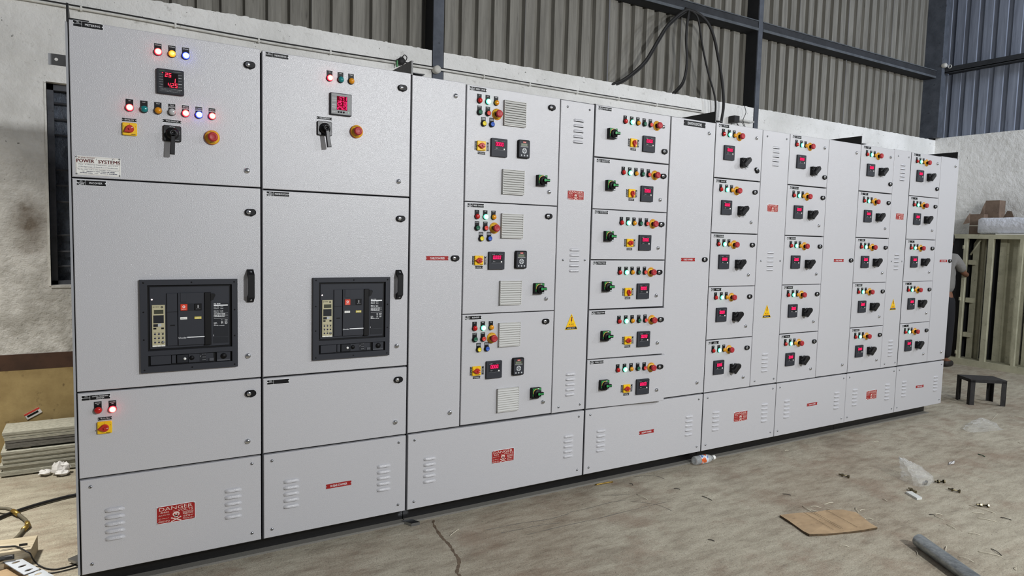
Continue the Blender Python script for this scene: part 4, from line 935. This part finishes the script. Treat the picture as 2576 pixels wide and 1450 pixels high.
# ------------------------------------------------------------------ far end: person, cream enclosures, cartons, wrapped bundle
def frame_enclosure():
    root = bpy.data.objects.new('enclosure_frame', None); COL.objects.link(root); root.location = (9.65, 0, 0)
    tag(root, 'row of open cream enclosure frames standing against the far wall', 'enclosure')
    X = 9.65; m = 'enclosure_cream'; D = .55
    def part(n, b, lab=None): ob(n, b, root, (-X, 0, 0), (0, 0, 0), lab)
    yl, yr = 1.75, -.75
    part('base_rail', MB().box(X, X+D, yr, yl, 0, .085, m)); part('top_rail', MB().box(X, X+D, yr, yl, 1.640, 1.695, m))
    posts = [(1.735, 1.750), (1.278, 1.316), (.978, 1.037), (.655, .690), (.31, .37), (-.06, 0.0), (-.42, -.36), (-.75, -.69)]
    for a, c in posts: part('post', MB().box(X, X+.05, a, c, .085, 1.64, m)); part('post', MB().box(X+D-.04, X+D, a, c, .085, 1.64, m))
    for a, c in ((.690, .978), (.37, .655), (0.0, .31), (-.36, -.06), (-.69, -.42)):
        b = MB(); k = 4; w = (c-a)/k
        for i in range(k): b.box(X+.21-(.025 if i % 2 else 0), X+.225, a+w*i, a+w*(i+1), .085, 1.64, m)
        part('back_sheet', b)
    part('shade_block', MB().box(X+.10, X+D-.04, 1.318, 1.735, .085, 1.64, 'enclosure_dark')); part('shade_block', MB().box(X+.22, X+D-.04, 1.037, 1.14, .085, 1.64, 'enclosure_dark'))  # solid near-black blocks added in place of the shade inside the bays
    part('back_sheet', MB().box(X+.17, X+.20, 1.205, 1.278, .085, 1.64, m).box(X+.15, X+.18, 1.14, 1.172, .085, 1.64, m).box(X+.20, X+.21, 1.14, 1.278, .085, 1.64, m))
    for z in (1.335, .845, .395): part('cross_bracket', MB().box(X+.06, X+.12, 1.19, 1.278, z-.030, z+.030, m))
    b = MB(); b.tube([(X+.10, 1.276, 1.43), (X+.10, 1.165, 1.632)], .012, m, 4); part('diagonal_brace', b)
    b = MB(); b.add([(X+.12, 1.277, 1.638), (X+.12, 1.222, 1.638), (X+.12, 1.277, 1.52)], [(0, 2, 1), (0, 1, 2)], m); part('gusset', b)
    b = MB()
    for z in (1.53, .86, .16): b.box(X-.012, X+.006, 1.306, 1.324, z-.022, z+.022, m)
    part('hinge', b)
frame_enclosure()
def carton(y0, y1, x0, x1, z0, z1, lab, flap=None, name='carton_box'):
    b = MB(); b.box(x0, x1, y0, y1, z0, z1, 'carton_brown'); o = ob(name, b); tag(o, lab, 'box')
    if flap: ob('flap', MB().add(flap, [(0, 1, 2, 3), (3, 2, 1, 0)], 'carton_brown'), o)
    ob('tape_strip', MB().box(x0-.002, x0+.001, y0+.002, y1-.002, z0+(z1-z0)*.42, z0+(z1-z0)*.46, 'straw'), o)
    return o
carton(1.245, 1.408, 9.95, 10.16, 1.695, 1.965, 'brown carton with an open side flap on top of the cream enclosures', [(9.95, 1.408, 1.985), (9.95, 1.408, 1.75+.10), (9.93, 1.480, 1.83), (9.93, 1.43, 1.94)])
carton(1.12, 1.285, 10.06, 10.22, 1.695, 2.145, 'tall torn brown carton rising behind the white bundle', [(10.06, 1.285, 2.13), (10.06, 1.285, 1.93), (10.05, 1.345, 1.93), (10.05, 1.31, 2.06)])
b = MB(); b.add([(10.05, 1.075, 1.90), (10.05, .935, 1.905), (10.03, .965, 2.00), (10.06, 1.025, 2.01)], [(0, 1, 2, 3), (3, 2, 1, 0)], 'carton_brown'); b.box(10.04, 10.12, .94, 1.07, 1.695, 1.915, 'carton_brown'); tag(ob('carton_scrap', b), 'small torn carton scrap poking up behind the white bundle', 'carton')
b = MB(); n = 26; v = []; f = []; rr = random.Random(31); Y0, Y1 = 1.235, -.55
for i in range(n+1):
    t = i/n; y = Y0+(Y1-Y0)*t; e = min(1, (min(t, 1-t)*n+.25)/1.2)
    for k in range(12):
        a = 2*math.pi*k/12; ca, sa = math.cos(a), math.sin(a)
        sx = math.copysign(abs(ca)**.45, ca)*.13*e; sz = math.copysign(abs(sa)**.45, sa)*.1075*(.75+.25*e)
        v.append((9.82+sx+rr.uniform(-.004, .004), y, 1.8045+sz+rr.uniform(-.003, .003)))
for i in range(n):
    for k in range(12): j = (k+1) % 12; f.append((i*12+k, i*12+j, (i+1)*12+j, (i+1)*12+k))
f += [tuple(reversed(range(12))), tuple(n*12+k for k in range(12))]
b.add(v, f, 'wrap_white', True); tag(ob('wrapped_bundle', b), 'long white film-wrapped bundle lying on top of the cream enclosures', 'bundle')

def skin(name, joints, bones, m, parent=None, sub=2):
    me = bpy.data.meshes.new(name); me.from_pydata([j[0] for j in joints], bones, []); me.materials.append(MATS[m])
    o = bpy.data.objects.new(name, me); COL.objects.link(o)
    o.modifiers.new('skin', 'SKIN'); sm = o.modifiers.new('sub', 'SUBSURF'); sm.levels = sub; sm.render_levels = sub
    sv = me.skin_vertices[0].data
    for i, j in enumerate(joints):
        sv[i].radius = j[1] if isinstance(j[1], tuple) else (j[1], j[1]); sv[i].use_root = (i == 0)
    dg = bpy.context.evaluated_depsgraph_get(); ev = bpy.data.meshes.new_from_object(o.evaluated_get(dg)); ev.name = name
    bpy.data.objects.remove(o); 
    for p in ev.polygons: p.use_smooth = True
    if not ev.materials: ev.materials.append(MATS[m])
    return ob(name, ev, parent)
# standing figure seen from behind, facing into the enclosure (+x); origin at the feet
px, py = 9.28, 1.375
J = lambda x, y, z: (px+x, py+y, z)
body = [(J(0, 0, .92), .10), (J(.01, 0, 1.15), .08), (J(.03, 0, 1.34), .07), (J(.05, 0, 1.46), .06), (J(.075, .01, 1.53), .075), (J(.10, .015, 1.60), .085), (J(.09, .015, 1.66), .06),
        (J(.03, .15, 1.39), .035), (J(.06, .228, 1.16), .036), (J(.26, .22, 1.05), .033), (J(.34, .21, 1.06), .03), (J(.03, -.135, 1.38), .035), (J(.20, -.162, 1.20), .036), (J(.40, -.10, 1.17), .033), (J(.47, -.07, 1.18), .03),
        (J(0, .09, .86), .085), (J(.01, .10, .48), .055), (J(-.01, .10, .09), .038), (J(.13, .11, .035), .034), (J(0, -.09, .86), .085), (J(.02, -.10, .48), .055), (J(0, -.105, .09), .038), (J(.14, -.115, .035), .034)]
bones = [(0, 1), (1, 2), (2, 3), (3, 4), (4, 5), (5, 6), (2, 7), (7, 8), (8, 9), (9, 10), (2, 11), (11, 12), (12, 13), (13, 14), (0, 15), (15, 16), (16, 17), (17, 18), (0, 19), (19, 20), (20, 21), (21, 22)]
person = skin('person', body, bones, 'skin'); tag(person, 'person in grey shirt and black trousers at the cream enclosures, half hidden by the switchboard', 'person')
skin('shirt', [(J(0, 0, .90), (.15, .17)), (J(0, 0, 1.10), (.14, .165)), (J(.02, 0, 1.32), (.14, .175)), (J(.03, 0, 1.43), (.10, .10)), (J(.03, .155, 1.41), .075), (J(.045, .225, 1.22), .065), (J(.03, -.135, 1.385), .074), (J(.19, -.160, 1.215), .060)], [(0, 1), (1, 2), (2, 3), (2, 4), (4, 5), (2, 6), (6, 7)], 'shirt', person)
skin('trousers', [(J(0, 0, .95), (.135, .15)), (J(0, 0, .86), (.135, .15)), (J(0, .09, .78), .105), (J(.01, .10, .48), .080), (J(-.01, .10, .10), .072), (J(0, -.09, .78), .105), (J(.02, -.10, .48), .080), (J(0, -.105, .10), .072)], [(0, 1), (1, 2), (2, 3), (3, 4), (1, 5), (5, 6), (6, 7)], 'trousers', person)
hr = MB(); TT = Matrix.Translation(J(.085, .015, 1.625)) @ Matrix.Rotation(math.radians(12), 4, 'Y') @ Matrix.Rotation(-math.pi/2, 4, 'X')
hr.lathe([(.088*math.cos(math.radians(a)), .115*math.sin(math.radians(a))) for a in range(-60, 91, 15)], 'hair', 16, 0, 0, TT); ob('hair', hr, person)
for sgn in (.105, -.11): skin('shoe', [(J(-.03, sgn, .045), .048), (J(.06, sgn, .042), .050), (J(.16, sgn*1.06, .036), .042)], [(0, 1), (1, 2)], 'shoe', person)

tag(ob('plastic_strip', MB().box(9.655, 9.69, .52, .965, 1.6955, 1.705, 'cap_white')), 'thin white plastic strip lying on the top rail of the cream enclosures', 'strip')
# low black stool
def stool():
    root = bpy.data.objects.new('stool', None); COL.objects.link(root); root.location = (7.48, .045, 0); root.rotation_euler = (0, 0, math.radians(-37))
    tag(root, 'low black steel stool standing on the floor by the far end of the switchboard', 'stool')
    a, d = .165, .120; t = .045
    ob('seat', MB().box(-a, a, -d, d, .243, .252, 'stool_black'), root)
    ob('seat_rim', MB().box(-a, a, -d, -d+.004, .222, .243, 'stool_black').box(-a, a, d-.004, d, .222, .243, 'stool_black').box(-a, -a+.004, -d, d, .222, .243, 'stool_black').box(a-.004, a, -d, d, .222, .243, 'stool_black'), root)
    for ex in (-1, 1):
        for ey in (-1, 1):
            x0, x1 = (ex*a, ex*(a-t)) if ex < 0 else (ex*(a-t), ex*a); y0, y1 = (ey*d, ey*(d-t)) if ey < 0 else (ey*(d-t), ey*d)
            ob('leg', MB().box(x0, x1, ey*d-.002 if ey > 0 else ey*d, ey*d if ey > 0 else ey*d+.005, 0, .243, 'stool_black').box(ex*a-.005 if ex > 0 else ex*a, ex*a if ex > 0 else ex*a+.005, y0, y1, 0, .243, 'stool_black'), root)
stool()

# ------------------------------------------------------------------ things on the floor
FLOOR = bpy.data.objects['floor']
def mark(name, pts, w, m, seed):
    q = random.Random(seed); P = smooth_curve([(x, y, .0006) for x, y in pts], 6); b = MB(); v = []
    for i, p in enumerate(P):
        d = (P[min(i+1, len(P)-1)]-P[max(i-1, 0)]).normalized(); n = Vector((-d.y, d.x, 0)); k = w*q.uniform(.25, 1.0)*(1 if 0 < i < len(P)-1 else .1)
        v += [tuple(p+n*k), tuple(p-n*k)]
    b.add(v, [(2*i, 2*i+1, 2*i+3, 2*i+2) for i in range(len(P)-1)], m); return ob(name, b, FLOOR)
stained('crack_fill', (112, 96, 78), (78, 64, 50), 40); stained('scuff', (104, 99, 90), (130, 124, 112), 30)
mark('crack', [(1.590, .030), (1.564, -.021), (1.537, -.173), (1.533, -.268), (1.517, -.352), (1.501, -.441), (1.443, -.534), (1.439, -.572), (1.40, -.66), (1.36, -.80)], .010, 'crack_fill', 3)
for i, p in enumerate(([(1.761, -.209), (1.954, -.220), (2.145, -.250), (2.283, -.241)], [(1.820, -.277), (1.915, -.283), (2.046, -.292), (2.169, -.318)], [(1.929, -.357), (2.141, -.358), (2.352, -.367), (2.586, -.366), (2.790, -.368), (2.925, -.375)], [(2.703, -.259), (2.807, -.377), (2.818, -.488)], [(2.602, -.111), (2.687, -.150), (2.777, -.183)], [(2.991, .040), (3.126, -.007), (3.146, -.096)], [(2.292, -.228), (2.412, -.231), (2.584, -.224), (2.697, -.237)])): mark('scuff_mark', p, .0042, 'scuff', i)
# flattened carton sheet
out = [(3.297, -.827), (3.42, -.868), (3.50, -.893), (3.60, -.905), (3.680, -.947), (3.715, -1.01), (3.69, -1.08), (3.655, -1.13), (3.627, -1.195), (3.52, -1.172), (3.40, -1.128), (3.30, -1.10), (3.218, -1.074), (3.232, -1.02), (3.252, -.96), (3.27, -.90)]
out = [(x+RND.uniform(-.006, .006), y+RND.uniform(-.006, .006)) for x, y in out]; cxm = sum(p[0] for p in out)/len(out); cym = sum(p[1] for p in out)/len(out); n = len(out)
b = MB(); zz = [.012+.003*math.sin(i*1.7) for i in range(n)]
b.add([(x, y, z) for (x, y), z in zip(out, zz)]+[(cxm, cym, .012)], [(i, n, (i+1) % n) for i in range(n)], 'carton_board'); b.add([(x, y, z-.011) for (x, y), z in zip(out, zz)]+[(x, y, z) for (x, y), z in zip(out, zz)], [(i, n+i, n+(i+1) % n, (i+1) % n) for i in range(n)], 'carton_edge')
sheet = tag(ob('carton_sheet', b), 'flat torn sheet of brown corrugated carton on the floor near the pipe', 'carton')
def crease(t):
    a = Vector((3.297+(3.66-3.297)*t, -.835-(.10)*t, .016)); e = Vector((3.23+(3.60-3.23)*t, -1.06-.10*t, .016)); return MB().tube([a, (a+e)/2+Vector((0, 0, .0005)), e], .0007, 'carton_edge', 4)
for t in (.40, .52, .56, .80): ob('crease', crease(t), sheet)
# galvanised pipe
b = MB(); d = Vector((-.183, -.322, 0)).normalized(); p0 = Vector((3.613, -1.412, .034)); p1 = p0+d*1.25
b.tube([p0, p0+d*.4, p1], .033, 'galvanised', 20, cap=False); b.tube([p1, p0+d*.0], .029, 'gasket', 16, cap=False); tag(ob('steel_pipe', b), 'length of dull galvanised pipe lying on the floor at the lower right', 'pipe')
# bottle
def bottle():
    R0 = bpy.data.objects.new('water_bottle', None); COL.objects.link(R0); R0.location = (3.515, .020, .031); R0.rotation_euler = (0, 0, math.radians(86))
    tag(R0, 'empty clear plastic water bottle with white cap lying against the base channel', 'bottle')
    L = lambda prof, m, n=20: MB().lathe([(r, -y) for r, y in prof], m, n)
    ob('bottle_body', L([(.012, .004), (.026, 0), (.030, .006), (.030, .04), (.0285, .05), (.030, .06), (.030, .115), (.026, .135), (.018, .152), (.0125, .162), (.0125, .172)], 'pet'), R0)
    ob('bottle_label', L([(.0304, .045), (.0306, .047), (.0306, .103), (.0304, .105)], 'bottle_print'), R0); ob('cap', L([(.0155, .164), (.0155, .183), (.014, .186), (.0005, .186)], 'cap_white'), R0)
bottle()
# plastic bags
def bag(name, lab, cx, cy, rx, ry, rz, seed, peak=(0, 0)):
    r = random.Random(seed); b = MB(); n, k = 18, 10; v = []; f = []
    for j in range(k+1):
        t = j/k; zr = math.cos(t*math.pi/2)
        for i in range(n):
            a = 2*math.pi*i/n; q = (1-t**1.4)*(1+.16*math.sin(3*a+seed)+r.uniform(-.13, .13))+.03
            v.append((cx+rx*q*math.cos(a)+peak[0]*t**1.5, cy+ry*q*math.sin(a)+peak[1]*t**1.5, max(.001, rz*(t**.8)*(1+r.uniform(-.10, .10))+.002)))
    for j in range(k):
        for i in range(n): f.append((j*n+i, j*n+(i+1) % n, (j+1)*n+(i+1) % n, (j+1)*n+i))
    b.add(v, f, 'film', False); return tag(ob(name, b), lab, 'bag')
bag('plastic_bag', 'crumpled clear plastic bag on the floor in front of the black stool', 6.44, -.43, .20, .10, .085, 5)
bg2 = bag('hardware_bag', 'small clear bag of nuts standing on the floor near the carton sheet', 4.60, -.885, .105, .085, .135, 9, (-.05, .10))
for k in range(4): ob('nut', MB().lathe([(.0085, 0), (.0085, -.009), (.004, -.009)], 'bolt_steel', 6), bg2, (4.575+.018*k, -.945+.006*k, .012), (math.radians(70), 0, k))
# hex bolts with nuts
for i, (x, y, a) in enumerate(((4.698, -.970, -27), (4.619, -1.094, -75), (4.378, -.968, -118), (4.236, -.605, -76), (4.506, -1.305, -47))):
    root = bpy.data.objects.new('hex_bolt', None); COL.objects.link(root); root.location = (x, y, .0115); root.rotation_euler = (0, 0, math.radians(a)+math.pi/2)
    tag(root, ('loose bolt and nut beside the clear bag of nuts', 'loose bolt pointing at the camera, right of the bag of nuts', 'loose bolt tucked behind the white tile scrap', 'lone bolt on open floor between the bottle and the bag', 'bolt lying nearest the scattered straws at lower right')[i], 'bolt', 'loose bolts on the floor')
    ob('shank', MB().lathe([(.005, .030), (.005, -.030)], 'bolt_steel', 10), root); ob('bolt_head', MB().lathe([(.011, -.026), (.011, -.035), (.009, -.036)], 'bolt_steel', 6, smooth=False), root); ob('nut', MB().lathe([(.0105, .012), (.0105, .002), (.0055, .002)], 'bolt_steel', 6, smooth=False), root)
# tile scrap, feather, shim plate
def slab4(name, pts, z0, z1, m, lab, cat):
    b = MB(); b.add([(x, y, z0) for x, y in pts]+[(x, y, z1) for x, y in pts], [(3, 2, 1, 0), (4, 5, 6, 7)]+[(i, (i+1) % 4, 4+(i+1) % 4, 4+i) for i in range(4)], m); return tag(ob(name, b), lab, cat)
slab4('tile_scrap', [(4.311, -.967), (4.303-.04, -1.060), (4.303, -1.069), (4.352, -.980)], 0, .012, 'tile_white', 'oblong white tile scrap on the floor beside the bag of nuts', 'tile')
slab4('shim_plate', [(1.424, .070), (1.451, .009), (1.499, .009), (1.476, .062)], 0, .016, 'steel', 'bright steel shim plate poking out from under the base channel', 'shim')
b = MB(); b.add([(5.148, -.805, .002), (5.19, -.822, .008), (5.235, -.805, .012), (5.250, -.792, .010), (5.20, -.786, .006)], [(0, 1, 2, 3, 4)], 'paper_white'); b.tube([(5.13, -.812, .003), (5.19, -.803, .009), (5.265, -.785, .012)], .0015, 'straw_dark', 4); tag(ob('feather', b), 'tiny white feather on the floor behind the bag of nuts', 'feather')
PALE = [(3.551,-0.790,3.525,-0.862),(3.580,-0.820,3.624,-0.861),(3.523,-0.843,3.557,-0.893),(3.640,-0.888,3.640,-0.922),(3.686,-0.839,3.761,-0.845),(3.814,-0.952,3.756,-1.005),(3.785,-0.994,3.826,-0.998),(3.676,-1.086,3.712,-1.077),(3.712,-1.077,3.731,-1.106),(4.087,-0.952,4.077,-0.985),(4.463,-1.253,4.466,-1.393),(4.357,-1.322,4.395,-1.364),(4.299,-1.374,4.336,-1.452),(4.132,-1.231,4.163,-1.254),(4.101,-1.244,4.094,-1.294),(4.038,-1.339,4.016,-1.394),(4.025,-1.453,4.053,-1.498),(3.672,-1.513,3.749,-1.480),(3.830,-1.589,3.876,-1.676),(3.673,-1.569,3.683,-1.636),(3.257,-1.212,3.291,-1.243),(3.556,-1.431,3.511,-1.463),(3.800,-1.761,3.773,-1.777),(4.362,-0.062,4.395,-0.070),(5.189,-0.238,5.238,-0.253),(6.256,-0.778,6.235,-0.805),(2.810,-0.200,2.810,-0.296),(6.850,-0.339,7.147,-0.257),(7.186,-0.372,7.189,-0.447),(1.578,-0.185,1.656,-0.134)]
DARK = [(2.890,-0.045,2.886,-0.079),(3.080,-0.235,3.100,-0.266),(3.140,-0.406,3.141,-0.482),(2.718,-0.842,2.733,-0.872),(4.423,-1.436,4.438,-1.484),(3.925,-1.606,3.887,-1.669),(4.097,-1.216,4.112,-1.241),(3.609,-0.614,3.635,-0.651)]
def scraps(lst, m, r, name, lab, group):
    for x0, y0, x1, y1 in lst:
        q = random.Random(x0); mx, my = (x0+x1)/2, (y0+y1)/2; L = math.hypot(x1-x0, y1-y0); kx, ky = (y1-y0)*q.uniform(-.07, .07), (x0-x1)*q.uniform(-.07, .07)
        b = MB(); b.tube(smooth_curve([(x0-mx, y0-my, .0), (kx, ky, q.uniform(.002, .008)), (x1-mx, y1-my, 0)], 3), r, m, 5)
        o = ob(name, b, None, (mx, my, r)); tag(o, lab, 'wire scrap', group)
scraps(PALE, 'straw', .0017, 'wire_offcut', 'thin pale wire offcut scattered on the concrete floor', 'pale wire offcuts on the floor')
scraps(DARK, 'straw_dark', .0020, 'dark_offcut', 'short dark wire scrap lying on the concrete floor', 'dark wire scraps on the floor')
scraps([(5.611, -.784, 5.587, -.841)], 'straw_green', .003, 'green_offcut', 'short green wire scrap on the floor beyond the feather', None)
scraps([(2.679, .030, 2.807, .020)], 'brass', .005, 'brass_rod', 'thin yellowish rod lying along the base channel', None)

# ------------------------------------------------------------------ left corner: board stack, paper, cables, block, strips
def boards():
    z = 0.0; r = random.Random(4); lower = [.014, .013, .014, .013, .012, .013, .013]; upper = [.012, .013, .014, .013]
    z = .010; k = 0; n_lo = 11
    items = []
    for i in range(n_lo): items.append(('lo', z, .0128)); z += .0132
    z += .012
    for i in range(6): items.append(('up', z, .0150)); z += .0180 if i % 2 else .0160
    for i, (kind, zz, t) in enumerate(items):
        x0 = (-.432 if kind == 'lo' else -.418)+r.uniform(-.010, .008); y0 = (1.775 if kind == 'lo' else 1.800)+r.uniform(-.004, .006)
        b = MB(); b.box(0, 1.15, 0, .235, 0, t, 'board_dark' if kind == 'up' and i-n_lo < 3 else 'board_grey'); o = ob('cement_board', b, None, (x0, y0, zz), (0, 0, r.uniform(-.004, .004)))
        n = i+1 if kind == 'lo' else i-n_lo+1; w = ('lowest', 'second', 'third', 'fourth', 'fifth', 'sixth', 'seventh', 'eighth', 'ninth', 'tenth', 'topmost')
        nm = w[i] if kind == 'lo' else ('lowest', 'second', 'third', 'fourth', 'fifth', 'topmost')[i-n_lo]
        tag(o, ('grey board in the lower stack against the ochre wall, %s from the floor' % nm) if kind == 'lo' else ('grey board of the upper stack by the ochre wall, %s of its six' % nm), 'board', 'stacked grey boards by the ochre wall')
    for x in (-.33, .35): tag(ob('batten', MB().box(x, x+.05, 1.79, 2.0, 0, .0095, 'wood_pale')), 'thin wooden batten under the %s end of the grey board stack' % ('near' if x < 0 else 'hidden'), 'batten')
    for x in (-.33, .35):
        tag(ob('spacer_batten', MB().box(x, x+.04, 1.82, 2.0, .010+n_lo*.0132, .010+n_lo*.0132+.0115, 'wood_pale')), 'thin spacer between lower and upper grey boards, %s one' % ('visible end' if x < 0 else 'hidden'), 'batten')
boards()
r = random.Random(21); b = MB()
def crumple(cx, cy, cz, sx, sy, sz, seed):
    q = random.Random(seed); v = []; f = []; n, k = 8, 5
    for j in range(k):
        ph = -math.pi/2+math.pi*(j+.5)/k
        for i in range(n):
            a = 2*math.pi*i/n; s = q.uniform(.62, 1.12); v.append((cx+sx*s*math.cos(a)*math.cos(ph), cy+sy*s*math.sin(a)*math.cos(ph), max(.001, cz+sz*s*math.sin(ph))))
    for j in range(k-1):
        for i in range(n): f.append((j*n+i, j*n+(i+1) % n, (j+1)*n+(i+1) % n, (j+1)*n+i))
    f += [tuple(reversed(range(n))), tuple((k-1)*n+i for i in range(n))]; return v, f
for a in ((-.215, 1.715, .022, .045, .035, .020, 1), (-.150, 1.700, .040, .048, .040, .040, 2), (-.112, 1.700, .040, .036, .030, .036, 3), (-.130, 1.665, .020, .042, .028, .018, 4)): b.add(*crumple(*a), 'paper_white')
tag(ob('crumpled_paper', b), 'crumpled white paper lying in front of the grey board stack', 'paper')
b = MB(); b.tube(smooth_curve([(-1.2, .35, .012), (-.62, .86, .012), (-.392, 1.052, .012), (-.338, 1.105, .012), (-.232, 1.178, .012), (-.105, 1.234, .012), (-.043, 1.249, .012), (.10, 1.27, .012), (.5, 1.25, .012)], 5), .0085, 'wire_black', 8); tag(ob('power_cable', b), 'thick black cable crossing the floor behind the leftmost cubicle', 'cable')
hp = [(-.9, 1.36, .03), (-.55, 1.26, .03), (-.419, 1.190, .033), (-.378, 1.152, .032), (-.345, 1.134, .030), (-.315, 1.097, .024), (-.290, 1.051, .018), (-.257, .969, .015), (-.244, .918, .015), (-.238, .877, .015), (-.251, .853, .015), (-.261, .807, .014), (-.275, .753, .013), (-.31, .66, .013), (-.38, .55, .013)]
hose = tag(ob('gas_hose', MB().tube(smooth_curve(hp, 5), .0088, 'hose_grey', 8)), 'looped grey hose with brass joints on the floor at the left', 'hose')
for seg in (((-.320, 1.105, .025), (-.292, 1.054, .019)), ((-.246, .926, .015), (-.240, .884, .015)), ((-.239, .884, .015), (-.256, .836, .015))): ob('hose_joint', MB().tube(seg, .012, 'brass', 8), hose)
# block
def quadblock(top, z, m):
    b = MB(); b.add([(x, y, 0) for x, y in top]+[(x, y, z) for x, y in top], [(3, 2, 1, 0), (4, 5, 6, 7)]+[(i, (i+1) % 4, 4+(i+1) % 4, 4+i) for i in range(4)], m); return b
blk = tag(ob('wooden_block', quadblock([(-.52, .470), (-.195, .431), (-.180, .582), (-.505, .618)], .073, 'wood_pale')), 'pale wooden block with a dark slot, at the lower left', 'wooden block')
ob('slot', MB().add([(-.245, .512, .0735), (-.243, .484, .0735), (-.211, .480, .0735), (-.213, .508, .0735)], [(0, 1, 2, 3)], 'black'), blk); ob('split', MB().add([(-.31, .472, .0735), (-.20, .462, .0735), (-.20, .458, .0735), (-.31, .466, .0735)], [(3, 2, 1, 0)], 'black'), blk)
cs = MB(); cs.add([(-.75, .62, .0), (-.318, .534, .0), (-.304, .518, .0), (-.195, .28, .0), (-.16, .15, .0), (-.75, .15, 0)]+[(-.75, .62, .006), (-.318, .534, .006), (-.304, .518, .006), (-.195, .28, .006), (-.16, .15, .006), (-.75, .15, .006)], [(11, 10, 9, 8, 7, 6)]+[(i, i+6, (i+1) % 6+6, (i+1) % 6) for i in range(6)], 'carton_board'); cs.f[0] = tuple(reversed(cs.f[0]))
tag(ob('carton_sheet', cs, None, (0, 0, 0)), 'tan carton sheet lying under the perforated strips at the lower left corner', 'carton')
def perforated(cx, cy, ang, L, wd, z, holes, lab):
    b = MB(); n = 16; seg = L/holes; t = .003
    for k in range(holes):
        x0 = -L/2+seg*k; x1 = x0+seg; hx = (x0+x1)/2; hl, hw = seg*.27, wd*.17; inn = []; per = []
        for i in range(n):
            a = 2*math.pi*i/n+.0001; dx, dy = math.cos(a), math.sin(a); inn.append((hx+hw*dx*1.0, hl*dy*1.0)); q = min((seg/2)/abs(dx), (wd/2)/abs(dy)); per.append((hx+dx*q, dy*q))
        for zz, rev in ((t, False), (0, True)):
            fs = [(i, n+i, n+(i+1) % n, (i+1) % n) if not rev else (i, (i+1) % n, n+(i+1) % n, n+i) for i in range(n)]
            b.add([(x, y, zz) for x, y in inn+per], fs, 'galvanised_strip')
        b.add([(x, y, 0) for x, y in inn]+[(x, y, t) for x, y in inn], [(i, n+i, n+(i+1) % n, (i+1) % n) for i in range(n)], 'galvanised_strip')
    o = ob('perforated_strip', b, None, (cx, cy, z), (0, 0, ang)); tag(o, lab, 'metal strip', 'perforated metal strips at the lower left'); return o
mat('galvanised_strip', (214, 220, 228), .4, .3)
an = math.atan2(.296-.493, -.164+.263)
perforated(-.236, .385, an, .24, .060, .030, 4, 'bright perforated metal strip under the black clamp at the lower left')
perforated(-.122, .180, an, .22, .060, .026, 4, 'bright perforated metal strip nearest the bottom edge at the lower left')
for x, y, lab in ((-.27, .44, 'upper'), (-.165, .26, 'lower')): tag(ob('packing_stick', MB().box(-.04, .04, -.01, .01, 0, .0225 if lab == 'upper' else .0195, 'wood_pale'), None, (x, y, .0062)), 'small wooden stick propping the %s perforated strip' % lab, 'stick')
b = MB(); b.tube(smooth_curve([(-.45, .44, .058), (-.33, .475, .060), (-.295, .480, .062), (-.266, .474, .062)], 4), [.012]*13, 'wire_black', 8); b.tube(smooth_curve([(-.45, .40, .05), (-.33, .425, .050), (-.29, .440, .050), (-.257, .436, .050)], 4), [.011]*13, 'wire_black', 8); b.box(-.45, -.33, .40, .47, .046, .066, 'charcoal')
tag(ob('welding_clamp', b), 'black welding clamp resting on the wooden block at the lower left', 'clamp')
wz = smooth_curve([(-.36, .52, .080), (-.300, .500, .078), (-.281, .493, .078), (-.257, .483, .078), (-.234, .448, .079), (-.211, .398, .080), (-.196, .390, .070), (-.189, .398, .045), (-.178, .405, .018), (-.160, .388, .005), (-.137, .352, .004), (-.104, .325, .004), (-.072, .323, .004), (-.040, .330, .004), (-.018, .345, .004), (.030, .380, .004), (.2, .45, .004)], 4)
tag(ob('thin_wire', MB().tube(wz, .0032, 'wire_black', 6)), 'thin black wire running from the wooden block to the leftmost cubicle', 'wire')
tag(ob('thin_wire', MB().tube(smooth_curve([(-.20, .40, .006), (-.162, .359, .004), (-.148, .319, .004), (-.113, .294, .004), (-.071, .292, .004), (-.017, .304, .004), (.014, .318, .004), (.2, .40, .004)], 4), .0026, 'wire_black', 6)), 'second thin black wire beneath the first, nearer the bottom edge', 'wire')
slab4('steel_plate', [(-.056, .366), (-.014, .302), (.06, .33), (.02, .42)], .012, .024, 'steel', 'corner of a bright steel plate showing beside the leftmost cubicle', 'steel plate')
tag(ob('packing_stick', MB().box(-.03, .03, -.02, .02, 0, .0118, 'wood_pale'), None, (.005, .36, 0)), 'wooden chip under the steel plate beside the leftmost cubicle', 'stick')
